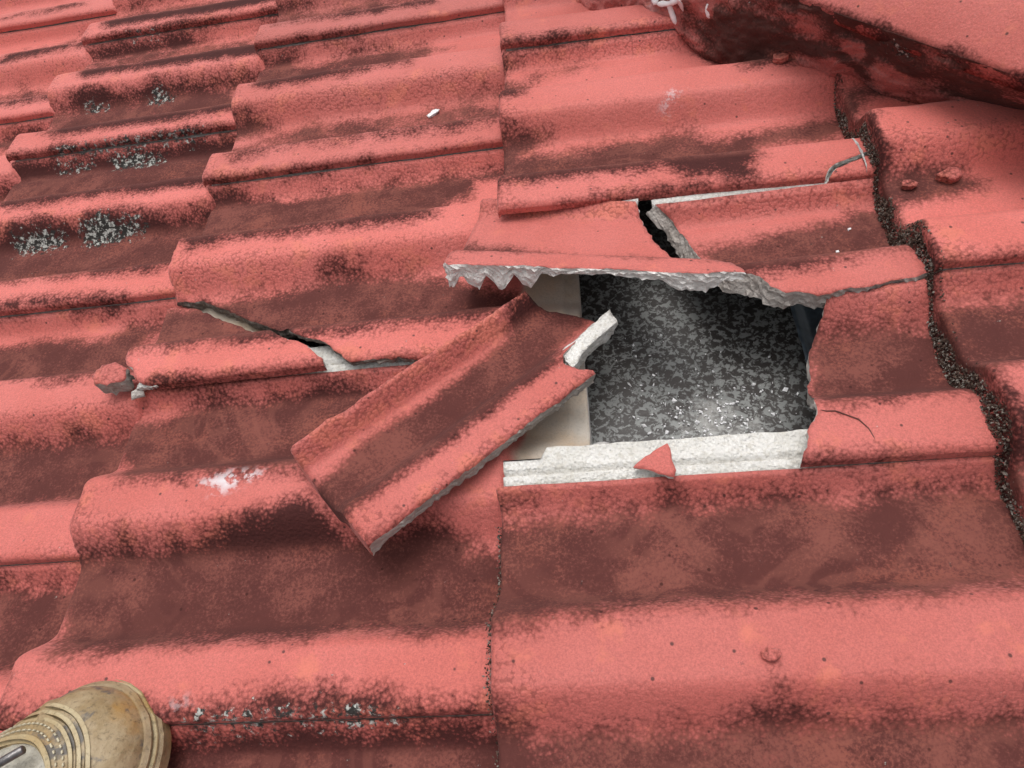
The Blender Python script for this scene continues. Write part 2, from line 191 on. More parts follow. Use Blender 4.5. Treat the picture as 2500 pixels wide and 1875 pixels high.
def paint_material(name, base, base2, mortar=False, dk=((.040, .0115, .0108), (.078, .022, .020))):
    m = NT(name)
    warp = m.n('ShaderNodeVectorMath', operation='ADD'); m.l(m.pos, warp.inputs[0])
    wn = m.n('ShaderNodeVectorMath', operation='SCALE'); m.l(m.noise(180, 3, .6, col=True), wn.inputs[0]); wn.inputs['Scale'].default_value = .004
    m.l(wn.outputs[0], warp.inputs[1])
    dirt, pan, raw = m.attr('dirt'), m.attr('pan'), m.attr('raw')
    rough_a, lich, scr = m.attr('grit'), m.attr('lichen'), m.attr('scrape')
    n_lo = m.noise(9, 4); n_mid = m.noise(42, 7, .68, .3); n_fine = m.noise(420, 4, .7)
    peb = m.voro(330, vec=warp.outputs[0])
    # paint colour
    col = m.mix(m.step(n_lo, .38, .62), base, base2)
    col = m.mix(m.math('MULTIPLY', m.step(n_fine, .5, .75), .32), col, tuple(x * .62 for x in base))
    gr = m.step(m.math('ADD', m.math('MULTIPLY', m.noise(1000, 3, .7), .6), m.math('MULTIPLY', m.noise(520, 3, .6), .4)), .36, .64, .80, 1.13)
    tone = m.math('MULTIPLY_ADD', m.attr('tone'), .16); tone.node.inputs[2].default_value = 1.0
    gr = m.math('MULTIPLY', gr, tone)
    cg = m.n('ShaderNodeCombineColor'); [m.l(gr, cg.inputs[i]) for i in range(3)]
    col = m.mix(1.0, col, cg.outputs[0], 'MULTIPLY')
    worn = m.step(m.math('ADD', m.noise(30, 5, .6), m.math('MULTIPLY', rough_a, .12)), .60, .74)
    col = m.mix(m.math('MULTIPLY', worn, .55), col, (base[0] * 1.15, base[1] * 1.25, base[2] * .95))
    # dirt in the crevices between the grains, spreading from the stained bands
    crev = m.math('MULTIPLY', m.math('SUBTRACT', peb, .42), m.math('MULTIPLY_ADD', rough_a, .9))
    v = m.math('ADD', dirt, m.math('MULTIPLY', m.math('SUBTRACT', n_mid, .5), 1.05))
    v = m.math('ADD', v, m.math('MULTIPLY', m.math('SUBTRACT', m.noise(13, 3, .6), .5), .7))
    v = m.math('ADD', v, m.math('MULTIPLY', m.math('SUBTRACT', n_fine, .5), .62))
    v = m.math('ADD', v, m.math('MULTIPLY', m.math('SUBTRACT', peb, .42), .42))
    mask = m.math('MULTIPLY', m.step(v, .14, .86), m.step(dirt, .01, .18))
    crv = m.math('MULTIPLY', m.step(m.math('ADD', peb, m.math('MULTIPLY', rough_a, .16)), .66, .86), m.step(m.math('ADD', rough_a, m.math('MULTIPLY', m.math('SUBTRACT', n_lo, .5), .5)), .1, .7))
    mask = m.math('MAXIMUM', mask, m.math('MULTIPLY', crv, .38))
    dark = m.mix(m.noise(70, 5, .65), *dk)
    panc = m.mix(m.noise(22, 6, .7), (.072, .022, .0195), (.115, .036, .031))
    grain = m.step(m.math('ADD', n_fine, m.math('MULTIPLY', m.noise(17, 5, .65), 1.25)), 1.02, 1.36)
    panc = m.mix(m.math('MULTIPLY', grain, .62), panc, (.25, .084, .066))
    # lighter blotches and faint rings where puddles dried in the troughs
    blot = m.math('MULTIPLY', m.step(m.math('ADD', m.noise(15, 4, .6, .6), m.math('MULTIPLY', m.math('SUBTRACT', n_fine, .5), .50)), .55, .74), .60)
    panc = m.mix(blot, panc, (.26, .080, .058))
    ring = m.math('MULTIPLY_ADD', m.math('SINE', m.math('MULTIPLY', m.noise(8, 4, .5, 1.2), 48)), .5)
    ring.node.inputs[2].default_value = .5
    ringm = m.math('MULTIPLY', m.step(ring, .35, .95), m.step(m.noise(5.5, 2), .47, .62))
    panc = m.mix(m.math('MULTIPLY', ringm, .34), panc, (.225, .078, .060))
    dcol = m.mix(pan, dark, panc)
    col = m.mix(mask, col, dcol)
    # pits
    pit = m.math('MULTIPLY', m.step(m.voro(60), .10, .05), .85)
    col = m.mix(pit, col, (.05, .015, .013))
    # bare concrete, white scrapes and lichen
    rawc = m.mix(m.step(m.noise(16, 5, .6), .35, .68), (.52, .47, .41), (.54, .41, .29))
    rawc = m.mix(m.math('MULTIPLY', m.step(n_fine, .45, .7), .5), rawc, (.36, .31, .26))
    col = m.mix(raw, col, rawc)
    sc = m.math('MULTIPLY', scr, m.step(m.math('ADD', m.noise(75, 6, .75), m.math('MULTIPLY', scr, .1)), .50, .58))
    col = m.mix(sc, col, (.66, .60, .62))
    li = m.step(m.math('ADD', m.math('MULTIPLY', lich, .5), m.math('SUBTRACT', m.noise(150, 5, .7), .62)), .05, .14)
    lcol = m.mix(m.step(m.noise(200, 4, .7), .50, .60), (.028, .026, .024), (.42, .42, .39))
    col = m.mix(li, col, lcol)
    # relief: grains, coarser where the weather has washed the skin off
    g = m.math('MULTIPLY', m.math('SUBTRACT', 1.0, peb), m.math('MULTIPLY_ADD', rough_a, .8))
    nrm = m.bump(m.noise(70, 6, .65), .75 if mortar else .16, .006 if mortar else .004)
    o = m.math('MULTIPLY', m.math('SUBTRACT', .9, peb), m.math('ADD', m.math('MULTIPLY', rough_a, .8), .22))
    nrm = m.bump(o, .50, .0014, nrm)
    nrm = m.bump(m.noise(700, 4, .75), .42, .0014, nrm)
    rg = m.mix(mask, (.58,) * 3, (.88,) * 3)
    m.l(m.step(mask, 0, 1, .15, .03), m.b.inputs['Sheen Weight']); m.b.inputs['Sheen Roughness'].default_value = .45; m.b.inputs['Sheen Tint'].default_value = (1, .88, .86, 1); mm = m.done(col, rg, nrm, .4); m.l(m.step(mask, 0, 1, .40, .16), m.b.inputs['Specular IOR Level']); return mm

def concrete_material(name, a, b, c, spec=.3, bump=.6, sc=1.0):
    m = NT(name)
    col = m.mix(m.step(m.noise(26 * sc, 5, .6), .35, .68), a, b)
    col = m.mix(m.math('MULTIPLY', m.step(m.noise(240 * sc, 4, .7), .46, .66), .55), col, c)
    col = m.mix(m.math('MULTIPLY', m.step(m.voro(210 * sc), .25, .08), .5), col, tuple(x * .45 for x in a))
    n = m.bump(m.noise(130 * sc, 6, .7), bump, .004)
    n = m.bump(m.voro(330 * sc), bump * .7, .002, n)
    return m.done(col, .85, n, spec)

PAINT = paint_material('red_roof_paint', (.55, .140, .119), (.515, .120, .098))
MORTAR_PAINT = paint_material('painted_mortar', (.50, .145, .125), (.42, .11, .095), True, ((.062, .024, .021), (.125, .046, .038)))
BROKEN = concrete_material('broken_concrete', (.72, .69, .66), (.82, .79, .76), (.60, .57, .53))
OLDBREAK = concrete_material('weathered_break', (.34, .30, .27), (.48, .44, .41), (.56, .52, .48))
CRACK = concrete_material('dirty_crack', (.12, .095, .08), (.24, .20, .175), (.36, .32, .29))
WHITE = concrete_material('unpainted_interlock', (.68, .66, .62), (.78, .76, .73), (.54, .50, .43), bump=.9)
MORTAR = concrete_material('grey_mortar', (.36, .34, .33), (.50, .48, .46), (.58, .56, .54))

def membrane_material():
    m = NT('mottled_sarking')
    n = m.noise(165, 3, .6, .8); n2 = m.noise(420, 3, .6)
    f = m.step(m.math('ADD', n, m.math('MULTIPLY', m.math('SUBTRACT', n2, .5), .35)), .465, .59)
    big = m.noise(6, 3, .5)
    hi = m.mix(m.step(big, .35, .65), (.17, .175, .17), (.27, .275, .265))
    col = m.mix(f, (.037, .031, .029), hi)
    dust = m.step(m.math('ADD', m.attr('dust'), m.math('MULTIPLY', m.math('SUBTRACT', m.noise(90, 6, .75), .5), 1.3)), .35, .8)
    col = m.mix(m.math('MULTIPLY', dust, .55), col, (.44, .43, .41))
    return m.done(col, m.mix(f, (.5,) * 3, (.38,) * 3), m.bump(n, .25, .002), .5)
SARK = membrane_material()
def simple(name, col, rough=.6, var=.25, scale=60, spec=.4, metal=0, bump=.2):
    m = NT(name); n = m.noise(scale, 5, .6)
    c = m.mix(m.step(n, .3, .7), tuple(x * (1 - var) for x in col), tuple(min(1, x * (1 + var)) for x in col))
    m.b.inputs['Metallic'].default_value = metal
    return m.done(c, rough, m.bump(m.noise(scale * 4, 4, .6), bump, .002), spec)
WHITE_FLAKE = simple('white_paint', (.80, .79, .80), .5, .08)

# ------------------------------------------------------------------ helpers
def link(o): scene.collection.objects.link(o); return o
def tag(o, label=None, cat=None, group=None, kind=None):
    if cat: o['kind'] = 'thing'
    if label: o['label'] = label
    if cat: o['category'] = cat
    if group: o['group'] = group
    if kind: o['kind'] = kind
    return o
def mesh_obj(name, V, F, mats, mi=None, attrs=None, smooth=True, origin=None, parent=None, xf=None):
    """V in roof coordinates; origin in roof coordinates (defaults to the parent's)."""
    V = np.asarray(V, float)
    if parent is not None: origin = parent['_o']
    if origin is None: origin = V.mean(0)
    origin = np.asarray(origin, float)
    me = bpy.data.meshes.new(name)
    me.from_pydata((V - origin).tolist(), [], F if isinstance(F, list) else F.tolist())
    for m in mats: me.materials.append(m)
    if mi is not None: me.polygons.foreach_set('material_index', np.asarray(mi, np.int32))
    sm_ = np.ones(len(me.polygons), bool) if smooth is True else (np.zeros(len(me.polygons), bool) if smooth is False else np.asarray(smooth, bool))
    me.polygons.foreach_set('use_smooth', sm_)
    for k, a in (attrs or {}).items():
        at = me.attributes.new(k, 'FLOAT', 'POINT'); at.data.foreach_set('value', np.asarray(a, np.float32))
    me.update()
    o = link(bpy.data.objects.new(name, me))
    if parent is not None: o.parent = parent
    else: o.matrix_world = ROOF @ Matrix.Translation(Vector(origin.tolist()))
    o['_o'] = origin.tolist()
    return o
def empty(name, origin):
    o = link(bpy.data.objects.new(name, None)); o.empty_display_size = .05
    o.matrix_world = ROOF @ Matrix.Translation(Vector(origin)); o['_o'] = list(map(float, origin)); return o

# signed distance to polygon, vectorised (positive inside)
def polysd(x, y, P):
    P = np.asarray(P, float); d = np.full(x.shape, 1e9); ins = np.zeros(x.shape, bool)
    for i in range(len(P)):
        a, b = P[i], P[(i + 1) % len(P)]; e = b - a; L = e @ e + 1e-12
        h = np.clip(((x - a[0]) * e[0] + (y - a[1]) * e[1]) / L, 0, 1)
        d = np.minimum(d, (x - a[0] - h * e[0]) ** 2 + (y - a[1] - h * e[1]) ** 2)
        c = ((a[1] > y) != (b[1] > y))
        with np.errstate(divide='ignore', invalid='ignore'):
            xi = (b[0] - a[0]) * (y - a[1]) / (b[1] - a[1] if b[1] != a[1] else 1e-12) + a[0]
        ins ^= c & (x < xi)
    d = np.sqrt(d); return np.where(ins, d, -d)

def pan_of(t):
    b = np.maximum(np.maximum(bell(t - JS), bell(t - .15 - JS)), bell(t - .30 - JS)); s = np.mod(t - JS + .075, .15) - .075
    return np.maximum(1 - sm(.02, .35, b), sm(.012, .022, s))
def flank_of(t):   # near (downhill-facing-camera) flank of each roll, 0..1
    s = np.mod(t - JS + .075, .15) - .075; return sm(.0, -.025, s) * sm(-.06, -.045, s)
def stain_attrs(c, k, U, T, generic=False, extra=()):
    """U, T tile-local at the laid pose. Returns the per-vertex stain fields."""
    u = U + FRONT[c]; v = T + VOFF[c] + TW * k
    dirt = np.zeros(U.shape); lich = np.zeros(U.shape); scr = np.zeros(U.shape)
    pan = pan_of(T); fl = flank_of(T)
    for kind, cc, st, P in list(STAINS) + list(extra):
        if cc != c: continue
        Pa = np.asarray(P)
        if Pa[:, 0].max() < u.min() - .03 or Pa[:, 0].min() > u.max() + .03 or Pa[:, 1].max() < v.min() - .03 or Pa[:, 1].min() > v.max() + .03: continue
        Pa = Pa.astype(float).copy(); f0, f1 = FRONT[c], FRONT[c] + EXPO[c]      # bands that reach a course edge run on under it
        Pa[:, 0] = np.where(np.abs(Pa[:, 0] - f1) < .026, f1 + .03, np.where(np.abs(Pa[:, 0] - f0) < .020, f0 - .03, Pa[:, 0]))
        sd = polysd(u, v, Pa); a = np.clip(.5 + sd / .034, 0, 1) * st
        if kind == 'd': dirt = np.maximum(dirt, a)
        elif kind == 'l': lich = np.maximum(lich, np.clip(.5 + sd / .03, 0, 1) * st)
        else: scr = np.maximum(scr, np.clip(.5 + sd / .012, 0, 1) * st)
    if generic:
        w = fnoise(u * 9, v * 30, 3) * .9
        s = np.mod(T - JS + .075, .15) - .075
        g = np.clip((-s - .030) / .02 + w + .4, 0, 1); g = np.maximum(g, pan * np.clip(.8 + w * .8, 0, 1)); g = np.where(s > .046, 0, g)
        dirt = np.maximum(dirt, g)
    # dirt also gathers on the thick front nose and along the open side joint
    nz = sm(.022, 0, U) * np.clip((.55 if c == 4 else .25) + fnoise(u * 5, v * 22, 8) * 1.6, 0, 1); dirt = np.maximum(dirt, np.clip(nz * (.4 if c != 4 else 1), 0, .75)); dirt = np.maximum(dirt, .62 * sm(.006, .002, U)) if c == 4 else dirt
    dirt = dirt * (1 - .38 * pan * sm(-.05, .25, v))  # far troughs fade paler: thin dust plus haze painted into the colour
    grit = np.clip(fl * (.50 + 1.1 * fnoise(u * 7, v * 12, 5)) + sm(.04, 0, U) * .5 + dirt * .15 + .10 * (1 - pan) * (1 - dirt), 0, 1) * (1 - .75 * pan)
    raw = sm(EXPO[c] + .012, EXPO[c] + .018, U + fnoise(u * 20, v * 25, 6) * .012)
    dirt = dirt * (1 - raw)
    return dict(tone=np.full(U.shape, float(_hash(c + 3, k + 9, 5)) * 2 - 1), dirt=dirt, pan=pan, grit=grit, raw=raw, lichen=lich, scrape=scr)

def nose_drop(U, T, r=.0055):
    x = np.clip(U, 0, r); d = r - np.sqrt(np.maximum(r * r - (r - x) ** 2, 0))
    y = np.clip(T, 0, .004); d2 = .004 - np.sqrt(np.maximum(.004 ** 2 - (.004 - y) ** 2, 0)); return d * .9 + d2 * .45
def thick(U, T):
    th = np.full(U.shape, .0135)
    th = np.where(T < .05, .0062, th); th = np.where(T > .27, .0095, th)
    return th
def top_w(c, U, T, k=0):
    P0 = prof(T); P0 = P0 - (P0 + .021) * .55 * sm(EXPO[c] + .001, EXPO[c] + .014, U)     # the hidden heads are flatter so the next course can sit down
    P0 = P0 - .0045 * sm(TL - .0135, TL - .0115, U + fnoise(U * 0, T * 130, 23) * .003)
    return P0 + tilt(c, U) - nose_drop(U, T) + fnoise(U * 14 + c * 3.1, T * 14 + k * 5.7, 21) * .0022 + fnoise(U * 70, T * 70 + k, 22) * .0007

def whole_tile(c, k, res=.0042, label=None, group=None, du=0.0, dv=0.0, dw=0.0, generic=False, clip=None, name='roof_tile'):
    us = np.concatenate([[0, .0012, .003, .0055, .009], np.linspace(.013, TL, int(TL / res))])
    ts = np.concatenate([[0, .0012, .003], np.linspace(.006, TW - .0003, int(TW / res))])
    U, T = np.meshgrid(us, ts, indexing='ij'); nu, nt_ = U.shape
    w = top_w(c, U, T, k)
    th = thick(U, T) + sm(.03, .008, U) * (FH[c] - TAIL - .0135 - .001) * sm(.03, .07, T)
    th = np.maximum(th, .0045 + 0 * th)
    jag = fnoise(T * 60 + k * 7, T * 0 + c * 9, 31) * .0022 * sm(.012, 0, U)
    Uo = U + jag
    o = np.array([FRONT[c] + du, VOFF[c] + TW * k + dv, dw])
    top = np.stack([Uo, T, w], -1).reshape(-1, 3) + o; bot = np.stack([Uo, T, w - th], -1).reshape(-1, 3) + o
    ix = np.arange(nu * nt_).reshape(nu, nt_); n = nu * nt_
    q = np.stack([ix[:-1, :-1], ix[1:, :-1], ix[1:, 1:], ix[:-1, 1:]], -1).reshape(-1, 4)
    if clip is not None:
        keep = clip(top[:, 0], top[:, 1])[q].all(1); q = q[keep]
    qb = q[:, ::-1] + n
    def wall(a, b): return np.stack([b, a, a + n, b + n], -1)
    walls = [wall(ix[0, :-1], ix[0, 1:])[:, ::-1], wall(ix[-1, :-1], ix[-1, 1:]), wall(ix[:-1, 0], ix[1:, 0]), wall(ix[:-1, -1], ix[1:, -1])[:, ::-1]]
    if clip is not None:
        kk = clip(top[:, 0], top[:, 1]); walls = [x[kk[x % n].all(1)] for x in walls]
    F = np.concatenate([q, qb] + walls)
    mi = np.concatenate([np.zeros(len(q)), np.ones(len(qb)), np.zeros(len(walls[0])), np.ones(len(walls[1])), np.zeros(len(walls[2])), np.ones(len(walls[3]))]).astype(int)
    smo = np.concatenate([np.ones(len(q)), np.ones(len(qb)), np.zeros(sum(map(len, walls)))]).astype(bool)
    at = stain_attrs(c, k, U.ravel(), T.ravel(), generic)
    at['dirt'] = np.maximum(at['dirt'], 0)
    at = {a: np.concatenate([b, b]) for a, b in at.items()}
    org = [o[0] + .17, o[1] + .15, o[2]]
    t = mesh_obj(name, np.concatenate([top, bot]), F, [PAINT, BROKEN], mi, at, smo, origin=org)
    strip(c, k, t, o, clip=clip)
    return tag(t, label, 'roof tile', group)

def strip(c, k, parent, o, u0=.006, u1=None, clip=None, xf=None, chip=0):
    """the unpainted interlocking side lap beyond the far joint"""
    us = np.linspace(u0, u1 or TL, 90); xs = np.array([0, .0015, .007, .0085, .010, .0115, .014, .02, .028, .036, .042, .047, .0495, .051])
    zs = np.array([-.0035, -.0012, -.0010, -.0018, -.0060, -.0060, -.0018, -.001, -.001, -.001, -.0005, .0005, -.0002, -.003])
    xs = np.where(xs > .012, .012 + (xs - .012) * .52, xs); U, X = np.meshgrid(us, xs, indexing='ij'); X = np.minimum(X, .0215 + .012 * sm(.037, .041, U)); Z = np.broadcast_to(zs, U.shape)
    roll = .009 - H * (1 - bell(np.where(X > .012, .012 + (X - .012) * 1.75, X) * .93 - JS)); roll = roll - (roll + .021) * .55 * sm(EXPO[c] + .001, EXPO[c] + .014, U)
    w = roll - .0130 + Z + tilt(c, U) + fnoise(U * 120, X * 300, 41) * .0008
    Xo = X + np.where(X > .029, fnoise(U * 60, X * 0, 42) * .002, 0)
    th = .007
    nu, nx = U.shape; ix = np.arange(nu * nx).reshape(nu, nx); n = nu * nx
    top = np.stack([U, TW + Xo, w], -1).reshape(-1, 3) + o; bot = top - [0, 0, th]
    q = np.stack([ix[:-1, :-1], ix[1:, :-1], ix[1:, 1:], ix[:-1, 1:]], -1).reshape(-1, 4)
    if clip is not None: q = q[clip(top[:, 0], top[:, 1])[q].all(1)]
    def wall(a, b): return np.stack([b, a, a + n, b + n], -1)
    walls = np.concatenate([wall(ix[0, :-1], ix[0, 1:])[:, ::-1], wall(ix[-1, :-1], ix[-1, 1:]), wall(ix[:-1, 0], ix[1:, 0]), wall(ix[:-1, -1], ix[1:, -1])[:, ::-1]])
    if clip is not None: walls = walls[clip(top[:, 0], top[:, 1])[walls % n].all(1)]
    V = np.concatenate([top, bot])
    if xf is not None: V = xf(V)
    return mesh_obj('interlock_strip', V, np.concatenate([q, q[:, ::-1] + n, walls]), [WHITE], None, None, True, parent=parent)

def jagged(P, frac, step=.0032, amp=.0016, seed=0):
    """densify an outline; edges flagged in frac are fractures and get a crumbly edge"""
    out = []; fr = []; n = len(P)
    for i in range(n):
        a, b = np.array(P[i], float), np.array(P[(i + 1) % n], float); L = np.linalg.norm(b - a); m = max(1, int(L / step)); d = (b - a) / (L + 1e-9); nn = np.array([-d[1], d[0]])
        for j in range(m):
            s = j / m; p = a + (b - a) * s
            if frac[i]:
                env = min(1, 4 * min(s, 1 - s) + .0)
                p = p + nn * env * amp * (3.2 * float(fnoise(L * s * 45 + i * 11 + seed, seed * 1.7, 51)) + rng.normal(0, .28))
            out.append(p); fr.append(frac[i] or (j == 0 and frac[i - 1]))
    return np.array(out), np.array(fr)

def fragment(name, outline, frac, topf, thf, label, cat, attrf, xf, origin, seed=0, walls_mat=None, slant=0.0, rows=5, spacing=.0042, wall_noise=.0018, group=None, amp=.0016, parent=None):
    """a broken plate: constrained triangulation of the outline, top face, crumbly walls and underside. outline is in tile (u, t)."""
    P, fr = jagged(outline, frac, amp=amp, seed=seed)
    mn, mx = P.min(0), P.max(0)
    gx = np.arange(mn[0], mx[0], spacing); gy = np.arange(mn[1], mx[1], spacing * .866); G = np.array([(x + (j % 2) * spacing / 2, y) for j, y in enumerate(gy) for x in gx])
    G = G + rng.normal(0, spacing * .07, G.shape); sd = polysd(G[:, 0], G[:, 1], P); G = G[sd > spacing * .55]
    pts = [Vector(p) for p in P.tolist()] + [Vector(g) for g in G.tolist()]
    vs, es, fs, ov, oe, of = geometry.delaunay_2d_cdt(pts, [], [list(range(len(P)))], 1, 1e-6)
    V2 = np.array([tuple(v) for v in vs]); tri = [tuple(f) for f in fs if len(f) == 3]
    A = lambda f: (V2[f[1]][0] - V2[f[0]][0]) * (V2[f[2]][1] - V2[f[0]][1]) - (V2[f[1]][1] - V2[f[0]][1]) * (V2[f[2]][0] - V2[f[0]][0])
    tri = np.array([f if A(f) > 0 else f[::-1] for f in tri])
    U, T = V2[:, 0], V2[:, 1]; n = len(V2)
    isfr = np.zeros(n, bool)
    for i, src in enumerate(ov):
        if any(s < len(P) and fr[s] for s in src): isfr[i] = True
    top = np.stack([U, T, topf(U, T)], -1); th = thf(U, T)
    edges = {}
    for f in tri.tolist():
        for a, b in ((f[0], f[1]), (f[1], f[2]), (f[2], f[0])): edges[(a, b)] = edges.get((a, b), 0) + 1
    bd = [e for e in edges if (e[1], e[0]) not in edges]; bset = sorted({i for e in bd for i in e})
    nrm = np.zeros((n, 2))
    for a, b in bd:
        d = V2[b] - V2[a]; o_ = np.array([d[1], -d[0]]); o_ /= np.linalg.norm(o_) + 1e-9; nrm[a] += o_; nrm[b] += o_
    V = [top]; cnt = n; col = {}
    for i in bset:
        L = [i]; pts_ = []
        for r in range(1, rows + 1):
            s = r / rows; off = nrm[i] / (np.linalg.norm(nrm[i]) + 1e-9) * ((wall_noise * (1.6 * float(fnoise(U[i] * 90 + T[i] * 70, s * 3.1 + seed, 61)) + rng.normal(0, .35)) + ((slant(U[i]) if callable(slant) else slant) - .0012) * s) if isfr[i] else 0)
            zz = top[i, 2] - th[i] * s * (1 + (rng.normal(0, .05) if isfr[i] else 0))
            pts_.append((U[i] + off[0], T[i] + off[1], zz)); L.append(cnt); cnt += 1
        V.append(np.array(pts_)); col[i] = L
    inner = [i for i in range(n) if i not in col]; bmap = np.zeros(n, int); bpts = []
    for i in inner: bmap[i] = cnt; cnt += 1; bpts.append((U[i], T[i], top[i, 2] - th[i]))
    for i in col: bmap[i] = col[i][-1]
    if bpts: V.append(np.array(bpts))
    V = np.concatenate(V)
    F = [tuple(f) for f in tri.tolist()]; mi = [0] * len(F); smo = [True] * len(F)
    for f in tri.tolist(): F.append((bmap[f[2]], bmap[f[1]], bmap[f[0]])); mi.append(1); smo.append(True)
    for a, b in bd:
        for r in range(rows):
            F.append((col[a][r], col[a][r + 1], col[b][r + 1], col[b][r])); mi.append(1 if (isfr[a] and isfr[b]) else 0); smo.append(False)
    F = [tuple(int(i) for i in f) for f in F]
    at = attrf(V[:, 0], V[:, 1])
    W = xf(V)
    o = mesh_obj(name, W, F, [PAINT, walls_mat or BROKEN], mi, at, smo, origin=origin if parent is None else None, parent=parent)
    return tag(o, label, cat, group)

def rotvec(r):
    r = np.array(r, float); t = np.linalg.norm(r) + 1e-12; k = r / t; K = np.array([[0, -k[2], k[1]], [k[2], 0, -k[0]], [-k[1], k[0], 0]])
    return np.eye(3) + math.sin(t) * K + (1 - math.cos(t)) * K @ K
# ------------------------------------------------------------------ the roof
# membrane stretched under the tiles, dipping a little between the rafters
def grid_sheet(name, u0, u1, v0, v1, nu, nv, wf, mat, th=.003):
    U, T = np.meshgrid(np.linspace(u0, u1, nu), np.linspace(v0, v1, nv), indexing='ij'); W_ = wf(U, T)
    top = np.stack([U, T, W_], -1).reshape(-1, 3); bot = top - [0, 0, th]; ix = np.arange(nu * nv).reshape(nu, nv); n = nu * nv
    q = np.stack([ix[:-1, :-1], ix[1:, :-1], ix[1:, 1:], ix[:-1, 1:]], -1).reshape(-1, 4)
    def wall(a, b): return np.stack([b, a, a + n, b + n], -1)
    Wl = np.concatenate([wall(ix[0, :-1], ix[0, 1:])[:, ::-1], wall(ix[-1, :-1], ix[-1, 1:]), wall(ix[:-1, 0], ix[1:, 0]), wall(ix[:-1, -1], ix[1:, -1])[:, ::-1]])
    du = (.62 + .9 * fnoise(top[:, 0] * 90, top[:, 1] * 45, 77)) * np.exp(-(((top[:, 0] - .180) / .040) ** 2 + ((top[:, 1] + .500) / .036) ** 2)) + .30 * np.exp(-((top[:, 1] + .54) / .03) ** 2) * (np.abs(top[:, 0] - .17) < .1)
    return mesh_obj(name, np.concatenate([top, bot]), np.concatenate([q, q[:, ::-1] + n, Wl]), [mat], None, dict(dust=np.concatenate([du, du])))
HIP0 = np.array([.322, -.136]); HIPD = np.array([.593, -.805]); HIPN = np.array([.805, .593])
def hipdist(u, v): return (u - HIP0[0]) * HIPN[0] + (v - HIP0[1]) * HIPN[1]
sark_w = lambda U, T: -.078 + .010 * np.cos((U - .1) * 11) + fnoise(U * 6, T * 6, 71) * .012 - .25 * np.maximum(hipdist(U, T) - .1, 0)
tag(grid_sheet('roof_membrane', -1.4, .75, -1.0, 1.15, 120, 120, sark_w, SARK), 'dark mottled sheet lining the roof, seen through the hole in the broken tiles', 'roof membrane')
lap = grid_sheet('membrane_lap', .268, .42, -.62, -.34, 40, 40, lambda U, T: sark_w(U, T) + .004 + .012 * sm(.285, .268, U) * (1 + fnoise(T * 20, T * 0, 5)) , simple('bluish_lap', (.10, .125, .15), .4, .4, 50), .0015)
tag(lap, 'bluish loose sheet edge lapped over the dark membrane at the right of the hole', 'membrane strip')
LABELS = {
 (0, 0): 'red roof tile at the upper left edge, downhill of the lichen-spotted tiles, brown trough',
 (0, 1): 'pale dusty red roof tile in the extreme top left corner',
 (0, -1): 'small end of a red roof tile at the left edge, below the brown trough tile',
 (1, 1): 'red roof tile at top left with a wide black stain, cut by the top edge',
 (1, 0): 'red roof tile at upper left with two small grey lichen spots on its blackened roll',
 (1, -1): 'red roof tile at left with the largest grey lichen patches on its black-stained roll',
 (1, -2): 'red roof tile at the left edge with the loose red lump lying on it',
 (1, -3): 'red roof tile in the lower left above the boot, mostly hidden, dark stained trough',
 (2, 0): 'red roof tile at top middle, left of the straight joint, cut by the top',
 (2, -1): 'red roof tile at upper middle with a small white flake lying in its trough',
 (2, -3): 'large red roof tile with a white scrape, under the diagonal broken piece',
 (2, -4): 'dark stained red roof tile along the bottom edge, right of the boot toe',
 (3, 0): 'dusty red roof tile at the top, half buried by the dark hip mortar',
 (3, -1): 'red roof tile above the hole, dark band in its trough, right corner cracked off',
 (3, -3): 'large red roof tile at lower right, its white interlocking strip bared by the hole',
 (4, -1): 'red roof tile right of the mossy joint, two small lumps in its trough',
 (4, -2): 'red roof tile cut by the lower right edge beyond the mossy joint, brown trough',
 (4, 0): 'red roof tile at upper right mostly buried under the hip mortar',
}
beyond = lambda u, v: hipdist(u, v) < .075
for c, ks in {-1: (0, 1), 0: (-2, -1, 0, 1, 2), 1: (-3, -2, -1, 0, 1, 2), 2: (-4, -3, -1, 0, 1, 2), 3: (-3, -1, 0, 1), 4: (-2, -1, 0)}.items():
    for k in ks:
        lab = LABELS.get((c, k)); vis = lab is not None
        near = c >= 2 and k < -1
        kw = {}
        if (c, k) == (3, -1): continue
        if (c, k) == (2, -1): kw = {}
        whole_tile(c, k, res=(.0036 if near else .0045) if vis else .009, label=lab or 'intact red roof tile just outside the edge of the photo',
                   group=None if vis else 'roof tiles around the edge of the photo', generic=not vis, clip=beyond if c >= 3 else None, **kw)

# ---- laid-in-place outlines of the cracked tiles: attributes and tops come from the whole tile they were part of
def laid(c, k, extra=()):
    return (lambda U, T: top_w(c, U, T, k)), (lambda U, T: stain_attrs(c, k, U, T, False, extra))
def at_pose(c, k, du=0, dv=0, dw=0, rz=0, piv=(0, 0), tiltv=0):
    o = np.array([FRONT[c] + du, VOFF[c] + TW * k + dv, dw]); Q = rotvec((tiltv, 0, rz)) if (rz or tiltv) else np.eye(3); pv = np.array([piv[0], piv[1], 0.])
    return lambda V: (V - pv) @ Q.T + pv + o
thin = lambda U, T: thick(U, T) + sm(.03, .008, U) * .009 * sm(.03, .07, T)

